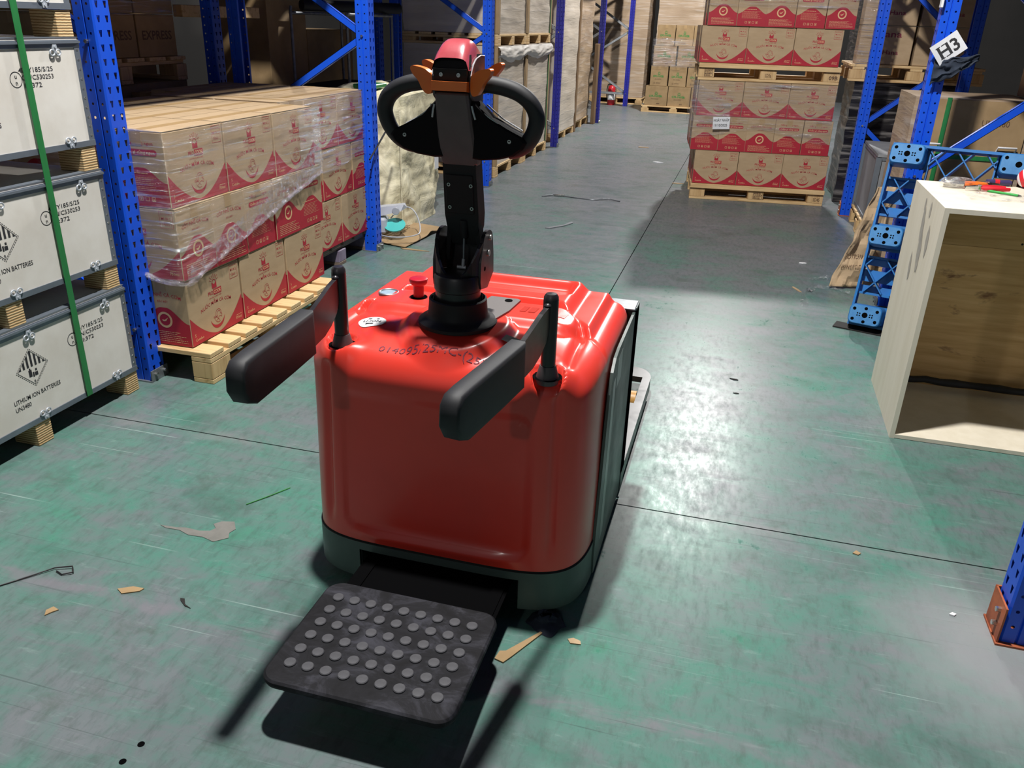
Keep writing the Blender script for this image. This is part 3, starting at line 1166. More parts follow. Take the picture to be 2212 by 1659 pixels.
# ------- steering column
M['plate'] = pm('grey_cover_plate', '#6a6563', 0.45)
M['gface'] = pm('gauge_glass', '#8fa2b0', 0.25)
TY = 1.935
hz_ = hood_h(0, TY)
boot = MB()
boot.lathe([(0.104, hz_ - 0.006), (0.104, hz_ + 0.003), (0.098, hz_ + 0.008), (0.086, hz_ + 0.012), (0.079, hz_ + 0.020), (0.0765, hz_ + 0.046), (0.0755, hz_ + 0.062), (0.071, hz_ + 0.065), (0.067, hz_ + 0.060), (0.067, hz_ + 0.03)], (0, TY, 0), 48, cap=False)
column = boot.build('column_boot', 'black', truck, smooth=50)
MB().prism([(x, y, hz_ + 0.0015) for x, y in [(0.0, TY + 0.02), (0.095, TY + 0.02), (0.112, TY + 0.10), (0.118, TY + 0.198), (0.108, TY + 0.206), (0.03, TY + 0.206)]], (0, 0, 0.006)).build('boot_plate', 'plate', column)
MB().lathe([(0.0, 0.0008), (0.011, 0.0008), (0.0112, 0.0)], (0.088, TY + 0.180, hz_ + 0.0085), 16, cap=False).build('plate_hole', 'cavity', column)
MB().lathe([(0.059, hz_ + 0.01), (0.059, 0.858), (0.062, 0.861), (0.0625, 0.895), (0.059, 0.901), (0.05, 0.903), (0.0, 0.903)], (0, TY, 0), 40, cap=False).build('steering_collar', 'blackmetal', column, smooth=40)
# U bracket: two cheeks joined at the front by a curved lip
for s in (-1, 1):
    x = s * 0.056
    pr = [(TY - 0.030, 0.885), (TY - 0.028, 0.935), (TY - 0.012, 0.975)] + [(TY + 0.030 + 0.042 * cos(a), 0.975 + 0.032 * sin(a)) for a in [pi - pi * i / 10 for i in range(1, 11)]] + [(TY + 0.080, 0.93), (TY + 0.082, 0.885), (TY + 0.03, 0.855), (TY - 0.025, 0.865)]
    ck = MB().prism([(x, a, b) for a, b in pr], (s * 0.009, 0, 0)).build('bracket_cheek', 'blackmetal', column)
    for a, b, r_ in ((TY + 0.045, 0.985, 0.0075), (TY + 0.030, 0.948, 0.0085)):
        MB().cyl((x + s * 0.008, a, b), (x + s * 0.013, a, b), r_, n=14).build('pivot_pin', 'bright', ck, smooth=40)
    MB().cyl((x + s * 0.0086, TY + 0.004, 0.912), (x + s * 0.0096, TY + 0.004, 0.912), 0.006, n=12).build('pin_hole', 'cavity', ck)
MB().bb(-0.056, 0.056, TY + 0.058, TY + 0.085, 0.875, 0.975).build('bracket_filler', 'blackmetal', column)  # dark plate added so the inside of the bracket reads dark
lip = MB()
rows = []
for i in range(17):
    a = pi + pi * i / 16
    x, y = 0.065 * cos(a), TY - 0.005 + 0.056 * sin(a)
    top = 0.898 + 0.088 * abs(cos(a)) ** 2.4
    rows.append((Vector((x, y, 0.868)), Vector((x, y, top)), Vector((x * 0.88, TY - 0.005 + 0.048 * sin(a), top)), Vector((x * 0.88, TY - 0.005 + 0.048 * sin(a), 0.868))))
for i in range(16):
    a, b = rows[i], rows[i + 1]
    lip.add([a[0], b[0], b[1], a[1], a[2], b[2], a[3], b[3]], [(0, 1, 2, 3), (3, 2, 5, 4), (4, 5, 7, 6)])
lip.build('bracket_lip', 'blackmetal', column, smooth=40, fix=False)

# ------- tiller arm
tl = MB()
tl.hull([(x, y, z) for z, hw, y0, y1 in ((0.965, 0.032, TY - 0.008, TY + 0.026), (1.010, 0.042, TY - 0.020, TY + 0.030), (1.045, 0.045, TY - 0.023, TY + 0.030), (1.20, 0.042, TY - 0.023, TY + 0.028)) for x in (-hw, hw) for y in (y0, y1)])
tiller = tl.build('tiller_arm', 'black', truck, smooth=25)
tag(tiller, 'black upright tiller arm')
MB().cbox((-0.002, TY - 0.0243, 1.098), (0.072, 0.004, 0.098), 0.001).build('service_plate', 'black', tiller)
scr = MB().lathe([(0.0, -0.0006), (0.0022, -0.0006), (0.0024, 0.0016), (0.0046, 0.0016), (0.0052, 0.0)], n=14, rot=Matrix.Rotation(R(90), 3, 'X'), cap=False).mesh('screw', 'bright', smooth=30)
for x in (-0.029, 0.029):
    for z in (1.064, 1.122):
        link('screw', scr, tiller, (x, TY - 0.0263, z))
for s in (-1, 1):
    MB().hull([(s * x, y, z) for x, y, z in [(0.030, TY - 0.015, 1.02), (0.042, TY - 0.015, 1.02), (0.030, TY + 0.02, 1.02), (0.042, TY + 0.02, 1.02), (0.040, TY - 0.01, 0.92), (0.050, TY - 0.01, 0.92), (0.040, TY + 0.015, 0.92), (0.050, TY + 0.015, 0.92)]]).build('tiller_fork', 'black', tiller)
gs = MB().cyl((0.004, TY - 0.018, 1.030), (0.004, TY - 0.020, 0.985), 0.0105, n=16).build('gas_spring', 'black', tiller, smooth=40)
MB().cyl((0.004, TY - 0.020, 0.99), (0.004, TY - 0.024, 0.925), 0.0032, n=10).build('spring_rod', 'galv', gs, smooth=40)
MB().cyl((0.004, TY - 0.024, 0.930), (0.003, TY - 0.026, 0.908), 0.0048, n=10).cyl((-0.012, TY - 0.026, 0.908), (0.012, TY - 0.026, 0.908), 0.005, n=10).build('spring_eye', 'silver', gs, smooth=40)

# front cover panel of the tiller, bowed
cv = MB()
cols = []
for z, hw, y in ((1.168, 0.041, -0.020), (1.178, 0.046, -0.027), (1.21, 0.0465, -0.034), (1.26, 0.0445, -0.044), (1.31, 0.042, -0.053), (1.338, 0.0405, -0.057), (1.343, 0.0395, -0.053)):
    cols.append([Vector((x, TY + yy, z)) for x, yy in ((-hw, y + 0.035), (-hw, y + 0.006), (-hw + 0.005, y), (hw - 0.005, y), (hw, y + 0.006), (hw, y + 0.035))])
cv.v.extend(p for c_ in cols for p in c_)
for j in range(len(cols) - 1):
    for i in range(5):
        cv.face((j * 6 + i, j * 6 + i + 1, (j + 1) * 6 + i + 1, (j + 1) * 6 + i))
cv.face(range(6))
cv.face([(len(cols) - 1) * 6 + i for i in range(6)])
cv.build('tiller_cover', 'tillerpanel', tiller, smooth=30, fix=True)

# head: black core, silver side trims, red dome
hd = MB()
hd.hull([(x, y, z) for z, hw, y0, y1 in ((1.17, 0.036, -0.005, 0.03), (1.335, 0.043, -0.045, 0.050), (1.395, 0.044, -0.056, 0.060), (1.425, 0.040, -0.040, 0.055)) for x in (-hw, hw) for y0_, y1_ in ((y0, y1),) for y in (TY + y0_, TY + y1_)])
head = hd.build('tiller_head', 'black', truck, smooth=25)
dm = MB()
rows = []
for i in range(15):                                  # from the front lip over the top to the back
    a = i / 14
    y = -0.0615 + 0.118 * a
    zt = 1.402 + 0.056 * sin(pi * min(1, (a * 0.80 + 0.06))) ** 0.75
    hw = 0.0450 - 0.002 * (1 - sin(pi * min(1, a + 0.2)))
    row = []
    for k in range(13):
        b = -1 + 2 * k / 12
        row.append(Vector((hw * math.copysign(abs(b) ** 0.8, b), TY + y, 1.392 + (zt - 1.392) * (1 - abs(b) ** 3.6) ** 0.45)))
    rows.append(row)
dm.v.extend(p for rw in rows for p in rw)
for j in range(14):
    for i in range(12):
        dm.face((j * 13 + i, j * 13 + i + 1, (j + 1) * 13 + i + 1, (j + 1) * 13 + i))
dome = dm.build('belly_button', 'dome', head, smooth=70)
tag(dome, 'glossy red belly switch on top')
MB().hull([(x, TY + y, z) for x in (-0.0405, 0.0405) for y, z in ((-0.064, 1.395), (-0.060, 1.368), (-0.03, 1.40), (-0.03, 1.366))]).build('head_front', 'black', head)
for x in (-0.021, 0.021):
    link('screw', scr, head, (x, TY - 0.0635, 1.382))
for s in (-1, 1):
    tr = [(TY - 0.045, 1.335), (TY - 0.052, 1.378), (TY - 0.036, 1.402), (TY - 0.012, 1.416), (TY + 0.02, 1.422), (TY + 0.048, 1.420), (TY + 0.052, 1.36), (TY + 0.03, 1.32), (TY - 0.03, 1.325)]
    MB().prism([(s * 0.043, a, b) for a, b in tr], (s * 0.005, 0, 0)).build('head_cheek', 'tillerpanel', head)
    edge = [(s * 0.0470, a, b + 0.0005) for a, b in ((TY - 0.052, 1.380), (TY - 0.044, 1.393), (TY - 0.036, 1.402), (TY - 0.024, 1.410), (TY - 0.012, 1.416), (TY + 0.02, 1.422), (TY + 0.048, 1.420))]
    MB().tube(edge, 0.0014, 6).build('head_trim', 'silver', head, smooth=50)
    MB().tube([(s * 0.046, TY - 0.045, 1.315), (s * 0.050, TY - 0.047, 1.300), (s * 0.0535, TY - 0.045, 1.285)], 0.0024, 6).build('head_trim', 'silver', head, smooth=50)
MB().hull([(x, TY + y, z) for x in (-0.043, 0.043) for y, z in ((-0.070, 1.368), (-0.072, 1.348), (-0.045, 1.368), (-0.045, 1.345))]).build('throttle_band', 'orange', head)

# butterfly throttle levers, two each side
for s in (-1, 1):
    for y, k, zt in ((-0.040, 1.0, 0.0), (0.040, 1.05, 0.010)):
        pr = [(0.046, 1.340), (0.060, 1.336), (0.072, 1.350), (0.078, 1.366), (0.092, 1.380), (0.098, 1.392), (0.094, 1.399), (0.080, 1.397), (0.064, 1.393), (0.055, 1.386), (0.046, 1.380)]
        for _ in range(2):                      # round the outline off
            pr = [q for i in range(len(pr)) for q in ((pr[i - 1][0] * 0.25 + pr[i][0] * 0.75, pr[i - 1][1] * 0.25 + pr[i][1] * 0.75), (pr[i][0] * 0.75 + pr[(i + 1) % len(pr)][0] * 0.25, pr[i][1] * 0.75 + pr[(i + 1) % len(pr)][1] * 0.25))]
        pts = [(s * (0.046 + (a - 0.046) * k), TY + y - 0.014 - (a - 0.046) * 0.15, b + zt * sm(0.05, 0.09, a)) for a, b in pr]
        MB().prism(pts, (0, 0.026, 0)).build('throttle_lever', 'orange', head, smooth=40)

# handle loops and the wings that carry them
for s in (-1, 1):
    pth = [(0.050, 1.362), (0.085, 1.361), (0.122, 1.355), (0.154, 1.343), (0.179, 1.322), (0.191, 1.294), (0.187, 1.266), (0.175, 1.242), (0.158, 1.224), (0.140, 1.213), (0.122, 1.208)]
    sp = []
    for i in range(len(pth) - 1):                  # Catmull-Rom
        p0, p1, p2, p3 = (Vector(pth[max(0, min(len(pth) - 1, i + k))]) for k in (-1, 0, 1, 2))
        for m in range(5):
            u = m / 5
            sp.append(0.5 * ((2 * p1) + (p2 - p0) * u + (2 * p0 - 5 * p1 + 4 * p2 - p3) * u * u + (3 * p1 - p0 - 3 * p2 + p3) * u ** 3))
    sp.append(Vector(pth[-1]))
    MB().tube([(s * p.x, TY - 0.004, p.y) for p in sp], [0.0195] * (len(sp) - 12) + [0.0195 - 0.0003 * i for i in range(12)], 18).build('handle_grip', 'rubber', head, smooth=60)
    wg = [(0.040, 1.330), (0.060, 1.312), (0.085, 1.288), (0.125, 1.266), (0.160, 1.250), (0.172, 1.236), (0.163, 1.220), (0.140, 1.203), (0.105, 1.193), (0.060, 1.188), (0.036, 1.190)]
    n = len(wg)
    cx, cz = 0.09, 1.235
    rows = []
    for y, ins in ((-0.034, 0.09), (-0.028, 0.0), (0.020, 0.0), (0.026, 0.09)):
        rows.append([Vector((s * (a + (cx - a) * ins), TY + y, b + (cz - b) * ins)) for a, b in wg])
    wb = MB()
    wb.v.extend(p for rw in rows for p in rw)
    for j in range(3):
        for i in range(n):
            wb.face((j * n + i, j * n + (i + 1) % n, (j + 1) * n + (i + 1) % n, (j + 1) * n + i))
    wb.face(range(n))
    wb.face([3 * n + i for i in range(n)])
    wing = wb.build('handle_wing', 'blackmatte', head)
    link('screw', scr, wing, (s * 0.132, TY - 0.0345, 1.238))
    MB().tube([(s * 0.060, TY - 0.027, 1.3135), (s * 0.064, TY - 0.030, 1.302), (s * 0.085, TY - 0.030, 1.2885), (s * 0.105, TY - 0.0295, 1.2765)], [0.0022, 0.0022, 0.0018, 0.0006], 6).build('wing_trim', 'silver', wing, smooth=50)
    MB().tube([(s * 0.062, TY + 0.022, 1.314), (s * 0.10, TY + 0.022, 1.284), (s * 0.15, TY + 0.022, 1.258)], 0.002, 6).build('wing_trim', 'silver', wing, smooth=50)

# the tiller leans towards the operator: everything above the pivot follows
def lean(o):
    k = lambda z: 0.050 * min(1.1, max(0.0, (1.335 - z) / 0.30))
    if o.location.length > 0:
        o.location.y += k(o.location.z)
    else:
        for v_ in o.data.vertices:
            v_.co.y += k(v_.co.z)
        o.data.update()
    for c_ in o.children:
        lean(c_)


lean(tiller)
lean(head)
for o_ in column.children:
    if o_.name.startswith('bracket'):
        for m_ in [o_] + list(o_.children):
            for v_ in m_.data.vertices:
                v_.co.y += 0.018
bpy.context.view_layer.update()

# ------- things set into the hood
def on_hood(off):
    return lambda x, y: Vector((x, y, hood_h(x, y) + off))


gu, gv = -0.268, 2.098
MB().lathe([(0.030, -0.004), (0.030, 0.004), (0.027, 0.006), (0.0245, 0.004), (0.0245, 0.0022), (0.0, 0.0022)], (gu, gv, hood_h(gu, gv)), 28, cap=False).build('gauge_bezel', 'galv', truck, smooth=40)
MB().lathe([(0.0242, 0.0026), (0.0, 0.0030)], (gu, gv, hood_h(gu, gv)), 28, cap=False).build('gauge_face', 'gface', truck)
bu, bv = -0.166, 2.075
bz = hood_h(bu, bv)
MB().lathe([(0.024, -0.002), (0.024, 0.0015), (0.0, 0.0015)], (bu, bv, bz), 24, cap=False).build('button_collar', 'cavity', truck)
eb = MB()
eb.lathe([(0.0150, 0.0), (0.0150, 0.034), (0.0190, 0.036), (0.0245, 0.041), (0.0265, 0.049), (0.0255, 0.0545), (0.020, 0.057), (0.0, 0.0575)], (bu, bv, bz), 28, cap=False)
eb.build('emergency_stop', 'estop', truck, smooth=35)
# li-ion sticker
su, sv = -0.236, 1.912
stk = MB()
el = [(su + 0.040 * cos(a) * cos(-0.05) - 0.024 * sin(a) * sin(-0.05), sv + 0.040 * cos(a) * sin(-0.05) + 0.026 * sin(a)) for a in [2 * pi * i / 40 for i in range(40)]]
cfn = on_hood(0.0018)
ev = [cfn(su + (a - su) * k, sv + (b - sv) * k) for k in (1.0, 0.82, 0.64, 0.46, 0.28, 0.1) for a, b in el]
stk.add(ev, [(j * 40 + i, j * 40 + (i + 1) % 40, (j + 1) * 40 + (i + 1) % 40, (j + 1) * 40 + i) for j in range(5) for i in range(40)] + [tuple(200 + i for i in range(40))])
stk.cur = 1
tf = on_hood(0.0028)
text(stk, 'LI-ION', tf, su, sv - 0.005, 0.0095, bold=0.015, width=0.050)
text(stk, '锂', tf, su - 0.012, sv + 0.009, 0.008)
text(stk, '电', tf, su + 0.012, sv + 0.009, 0.008)
rpoly(stk, tf, [(su - 0.014, sv - 0.016), (su + 0.008, sv - 0.016), (su + 0.008, sv - 0.011), (su - 0.014, sv - 0.011)])
stk.build('oval_sticker', ['white', 'print'], truck, fix=False)
# hand-written number
hw_ = MB()
def hand(x, y):
    return Vector((x, y, hood_h(x, y) + 0.0012))
text(hw_, '014095/25MC-(25)', hand, -0.028, 1.797, 0.017, bold=-0.006, width=0.285, shear=0.12)
hw_.build('marker_writing', 'ink', truck, fix=False)
# black data plates on the right
dp = MB()
rpoly(dp, on_hood(0.0015), [(0.215, 1.875), (0.268, 1.880), (0.272, 1.905), (0.218, 1.902)])
rpoly(dp, on_hood(0.0015), [(0.135, 1.880), (0.185, 1.878), (0.190, 1.905), (0.142, 1.905)])
rpoly(dp, on_hood(0.0015), [(0.045, 2.238), (0.135, 2.238), (0.135, 2.250), (0.045, 2.250)])
dp.cur = 1
text(dp, '2000', on_hood(0.0022), 0.244, 1.891, 0.010, bold=0.02, width=0.04)
dp.cur = 2
rpoly(dp, on_hood(0.0022), [(0.224, 1.881), (0.262, 1.884), (0.262, 1.886), (0.224, 1.883)])
dp.build('data_plate', ['print', 'redprint2', 'silver'], truck, fix=False)
ds = MB()
M['redwindow'] = pm('display_window', '#b5372c', 0.25)
for a, b in ((0.135, 0.152), (0.158, 0.178), (0.205, 0.232), (0.240, 0.262)):
    rpoly(ds, on_hood(0.0012), [(a, 2.055), (b, 2.055), (b + 0.004, 2.098), (a + 0.004, 2.098)])
ds.build('display_window', 'redwindow', truck, fix=False)


# ================================================================== cartons
CL, CW, CH = 0.398, 0.246, 0.302


def carton_box(L, W, H, tape=True):
    mb = MB()
    mb.cbox((0, 0, H / 2), (L, W, H), 0.0035)
    return mb


def carton_mesh(L, W, H, mat='kraft'):
    """closed carton: board shell with two top flaps meeting over a slit, slightly bowed"""
    mb = MB()
    g = 0.0015
    mb.cbox((0, 0, (H - 0.004) / 2), (L, W, H - 0.004), 0.003)
    for s in (-1, 1):
        y0, y1 = s * g, s * W / 2
        lo, hi = min(y0, y1), max(y0, y1)
        mb.hull([(x, y, z) for x in (-L / 2 + 0.001, L / 2 - 0.001) for y, z in ((lo + 0.001, H - 0.004), (hi - 0.001, H - 0.004), (lo, H + (0.001 if s > 0 else 0.0)), (hi, H + (0.0 if s > 0 else 0.001)))])
    return mb.mesh('carton', mat)


def face_fns(L, W, H, off):
    """lettering frames on the four upright faces: -y, +y, -x, +x"""
    return [plane_fn((0, -W / 2, 0), (1, 0, 0), (0, 0, 1), (0, -1, 0), off), plane_fn((0, W / 2, 0), (-1, 0, 0), (0, 0, 1), (0, 1, 0), off),
            plane_fn((-L / 2, 0, 0), (0, -1, 0), (0, 0, 1), (-1, 0, 0), off), plane_fn((L / 2, 0, 0), (0, 1, 0), (0, 0, 1), (1, 0, 0), off)]


def bars(mb, fn, x0, x1, ys, t=0.0022, seed=0):
    rnd = random.Random(seed)
    for y in ys:
        x = x0
        end = x1 - rnd.random() * 0.3 * (x1 - x0)
        while x < end:
            w_ = 0.006 + rnd.random() * 0.016
            rpoly(mb, fn, [(x, y), (min(x + w_, end), y), (min(x + w_, end), y + t), (x, y + t)])
            x += w_ + 0.003


def print_wide(mb, f1, f2, W, H):
    h = W / 2 - 0.002
    U = lambda x: 0.010 + 0.122 * (abs(x) / h) ** 1.75
    mb.cur = 0
    n = 18
    for i in range(-n, n):
        a, b = h * i / n, h * (i + 1) / n
        rpoly(mb, f1, [(a, 0.002), (b, 0.002), (b, U(b)), (a, U(a))])
    # sun over an open-book square
    cx, cy = 0.0, 0.222
    rpoly(mb, f1, [(cx - 0.0175, cy - 0.006), (cx + 0.0175, cy - 0.006), (cx + 0.0175, cy + 0.024), (cx, cy + 0.011), (cx - 0.0175, cy + 0.024)])
    ring(mb, f1, cx, cy + 0.022, 0.010, 0.0135, 0.1, pi - 0.1, 10)
    for k in range(7):
        a = R(22 + 136 * k / 6)
        d, e = Vector((cos(a), sin(a))), Vector((-sin(a), cos(a)))
        p, q = Vector((cx, cy + 0.022)) + d * 0.0185, Vector((cx, cy + 0.022)) + d * (0.034 + 0.004 * (k % 2))
        rpoly(mb, f1, [p - e * 0.0008, q - e * 0.0013, q + e * 0.0013, p + e * 0.0008])
    text(mb, 'PRO', f1, -0.014, 0.191, 0.0165, 'R', 0.02, width=0.036)
    rpoly(mb, f1, rrect(-0.011, 0.049, 0.186, 0.2125, 0.002, 2))
    text(mb, 'CHUẨN VỊ ĐẦU BẾP', f1, 0.0, 0.174, 0.006, bold=0.005, width=0.094, res=1)
    text(mb, 'NƯỚC MẮM CÁ CƠM', f1, 0, 0.131, 0.0155, bold=0.004, width=0.228, arch=0.016, res=1)
    # bowl with a curling wave
    ring(mb, f1, 0.0, 0.083, 0.0385, 0.0535, R(185), R(355), 26, taper=True)
    for (x, y, r, a0, a1) in ((0.008, 0.094, 0.021, -30, 190), (0.010, 0.092, 0.014, 20, 230), (0.004, 0.079, 0.024, 190, 300), (-0.014, 0.066, 0.016, 20, 140), (0.016, 0.066, 0.014, 30, 170), (0.022, 0.082, 0.010, -60, 110), (0.0, 0.058, 0.012, 20, 150)):
        ring(mb, f1, x, y, r - 0.0009, r + 0.0009, R(a0), R(a1), 12)
    text(mb, '10°N', f1, -0.019, 0.080, 0.010, bold=0.01, width=0.024, res=1)
    # offer box
    frame_rect(mb, f1, 0.122, 0.185, 0.222, 0.292, 0.0016)
    text(mb, 'KHUYẾN MÃI', f1, 0.1535, 0.278, 0.0055, bold=0.005, width=0.050, res=1)
    text(mb, 'MUA 2', f1, 0.1535, 0.256, 0.0125, bold=0.003, width=0.046, res=1)
    text(mb, 'TẶNG 1', f1, 0.1535, 0.233, 0.0115, bold=0.003, width=0.046, res=1)
    mb.cur = 1
    text(mb, 'COOK', f2, 0.019, 0.1915, 0.0155, bold=0.02, width=0.052)
    text(mb, '5', f2, -0.176, 0.040, 0.013, 'L', 0.012, res=1)
    text(mb, 'Combo', f2, -0.176, 0.019, 0.013, 'L', 0.010, width=0.060, res=1)
    text(mb, '750ml', f2, 0.180, 0.022, 0.012, 'R', 0.008, width=0.044, res=1)
    bars(mb, f2, 0.140, 0.186, (0.040,), 0.002, 3)


def hump(mb, fn, W, y0, y1):
    h = W / 2 - 0.002
    n = 14
    V = lambda x: y0 + (y1 - y0) * (1 - sm(0.10, 1.0, abs(x) / h))
    for i in range(-n, n):
        a, b = h * i / n, h * (i + 1) / n
        rpoly(mb, fn, [(a, 0.002), (b, 0.002), (b, V(b)), (a, V(a))])


def print_seal(mb, f1, f2, W, H):
    mb.cur = 0
    hump(mb, f1, W, 0.105, 0.172)
    text(mb, 'TINH CHIẾT', f1, 0, 0.248, 0.006, bold=0.004, width=0.046, res=1)
    text(mb, 'CỐT NHĨ CÁ CƠM', f1, 0, 0.213, 0.0155, bold=0.005, width=0.186, arch=0.010, res=1)
    text(mb, 'ĐẶC BIỆT', f1, 0, 0.196, 0.0075, bold=0.006, width=0.052, res=1)
    mb.cur = 1
    ring(mb, f2, 0, 0.116, 0.0265, 0.0365, n=30)
    rpoly(mb, f2, [(-0.016, 0.115), (-0.008, 0.108), (0.004, 0.110), (0.017, 0.128), (0.006, 0.121), (-0.002, 0.115), (-0.008, 0.116)])
    bars(mb, f2, -0.095, 0.105, (0.060, 0.052, 0.043, 0.034, 0.025, 0.016), 0.0024, 5)


def print_pill(mb, f1, f2, W, H):
    mb.cur = 0
    hump(mb, f1, W, 0.100, 0.158)
    text(mb, 'Nấu gì cũng ngon', f1, 0, 0.248, 0.013, bold=0.012, width=0.150, res=1)
    rpoly(mb, f1, rrect(-0.088, 0.088, 0.205, 0.230, 0.012, 4))
    mb.cur = 1
    text(mb, 'Chấm gì cũng ngon', f2, 0, 0.2125, 0.0125, bold=0.012, width=0.156, res=1)
    bars(mb, f2, -0.085, 0.085, (0.134,), 0.003, 2)
    bars(mb, f2, -0.085, 0.085, [0.118 - 0.0075 * i for i in range(8)], 0.0014, 7)
    for k, x in enumerate((-0.045, -0.015, 0.015, 0.045)):
        frame_rect(mb, f2, x - 0.009, x + 0.009, 0.024, 0.042, 0.002)
        if k % 2:
            rpoly(mb, f2, [(x - 0.004, 0.028), (x + 0.004, 0.028), (x, 0.038)])


def carton_print(ends):
    mb = MB()
    a, b = face_fns(CL, CW, CH, 0.0006), face_fns(CL, CW, CH, 0.0011)
    print_wide(mb, a[0], b[0], CL, CH)
    print_wide(mb, a[1], b[1], CL, CH)
    for k, e in zip((2, 3), ends):
        (print_seal if e == 's' else print_pill)(mb, a[k], b[k], CW, CH)
    return mb.mesh('printing', ['redprint', 'kraftprint'], fix=False)


def tape_mesh(L, W, H):
    mb = MB()
    mb.bb(-L / 2 - 0.0006, L / 2 + 0.0006, -0.024, 0.024, H + 0.0008, H + 0.0014)
    for s in (-1, 1):
        x = s * (L / 2 + 0.0005)
        mb.bb(min(x, x + s * 0.0006), max(x, x + s * 0.0006), -0.024, 0.024, H - 0.055, H + 0.0014)
    return mb.mesh('packing_tape', 'tape')


CARTON = carton_mesh(CL, CW, CH)
PRINTS = [carton_print('sp'), carton_print('ps')]
TAPE = tape_mesh(CL, CW, CH)


def carton(label, x, y, z, rz, var=0, group=None, parts=True):
    c = link('printed_carton', CARTON, None, (x, y, z), (0, 0, rz))
    tag(c, label, 'carton', group)
    link('printing', PRINTS[var], c)
    link('packing_tape', TAPE, c)
    return c


rj = random.Random(5)
jit = lambda s=0.006: rj.uniform(-s, s)
ORD = ['nearest', 'second', 'third', 'fourth', 'fifth']

# ---- left pallet, nearer one (front edge overhangs the racking)
pallet('pale pine pallet under the nearer left stack of fish sauce cartons', (-2.60, 3.415, 0), R(90), 1.20, 1.0, 'y', n=9, gap=0.5)
X0, Y0 = -2.205, 2.845
for i in range(3):                       # bottom tier: wide faces to the aisle
    carton('%s wide carton from the near end, bottom tier of the nearer left stack' % ORD[i], X0 - CW / 2, Y0 + CL / 2 + i * (CL + 0.012), 0.147, R(90) + jit(0.01), 0, 'fish sauce cartons')
carton('shadowed carton behind the corner carton, bottom tier of the nearer left stack', X0 - CW * 1.5 - 0.004, Y0 + CL / 2, 0.147, R(90), 0, 'fish sauce cartons')
carton('third carton inward at the near end, bottom tier of the nearer left stack', X0 - CW * 2.5 - 0.008, Y0 + CL / 2, 0.147, R(90), 1, 'fish sauce cartons')
for i in range(5):                       # middle tier: narrow ends to the aisle
    carton('%s end-on carton with red hump, middle tier of the nearer left stack' % ORD[i], X0 - CL / 2 + 0.003 + jit(0.004), Y0 - 0.010 + CW / 2 + i * (CW + 0.004) + (0.008 if i > 2 else 0), 0.451, R(180) + jit(0.010), 1 if i in (2, 4) else 0, 'fish sauce cartons')
carton('inner carton at the near end, middle tier of the nearer left stack', X0 - CL * 1.5 - 0.006, Y0 - 0.010 + CW / 2, 0.451, R(180), 0, 'fish sauce cartons')
for i in range(3):                       # top tier
    for k in range(4):
        lab = ('%s wide carton from the near end, top tier of the nearer left stack' % ORD[i]) if k == 0 else ('%s from the near end in the %s row inward atop the nearer left stack' % (ORD[i], ['second', 'third', 'fourth'][k - 1]))
        carton(lab, X0 - 0.006 - CW / 2 - k * (CW + 0.004), Y0 - 0.004 + CL / 2 + i * (CL + 0.009) + jit(0.004), 0.755, R(90) + jit(0.008), 1, 'fish sauce cartons')

# ---- left pallet, farther one (set back behind the racking post)
pallet('dark weathered pallet with purplish film stains under the farther left stack', (-2.94, 4.755, 0), 0, 1.0, 0.94, 'x', n=6, mats=('darkwood', 'darkwood', 'purple'))
X1, Y1 = -2.432, 4.335
for i in range(2):
    carton('%s wide carton, bottom tier of the farther left stack' % ['nearer', 'farther'][i], X1 - CW / 2, Y1 + CL / 2 + i * (CL + 0.006) + 0.02, 0.147, R(90) + jit(0.01), 0, 'fish sauce cartons')
for i in range(2):
    carton('%s wide carton, middle tier of the farther left stack' % ['nearer', 'farther'][i], X1 - CW / 2, Y1 - 0.205 + CL / 2 + i * (CL + 0.006), 0.451, R(90) + jit(0.01), 1, 'fish sauce cartons')
carton('end-on carton beside the blue post, middle tier of the farther left stack', X1 - CL / 2, Y1 + 0.61 + CW / 2, 0.451, R(180), 1, 'fish sauce cartons')
for i in range(2):
    for k in range(4):
        lab = '%s wide carton under wrinkled film, top tier of the farther left stack' % ['nearer', 'farther'][i] if k == 0 else '%s carton in the %s row inward atop the farther left stack' % (['nearer', 'farther'][i], ['second', 'third', 'fourth'][k - 1])
        carton(lab, X1 - CW / 2 - k * (CW + 0.005), Y1 + 0.03 + CL / 2 + i * (CL + 0.006), 0.757, R(90) + jit(0.01), 0, 'fish sauce cartons')
carton('end-on carton between the two left stacks, top tier', X1 - CL / 2, Y1 - 0.101, 0.757, R(180), 0, 'fish sauce cartons')
carton('carton lying behind the end-on carton between the two left stacks', X1 - CL * 1.5 - 0.01, Y1 - 0.101, 0.757, R(180), 0, 'fish sauce cartons')


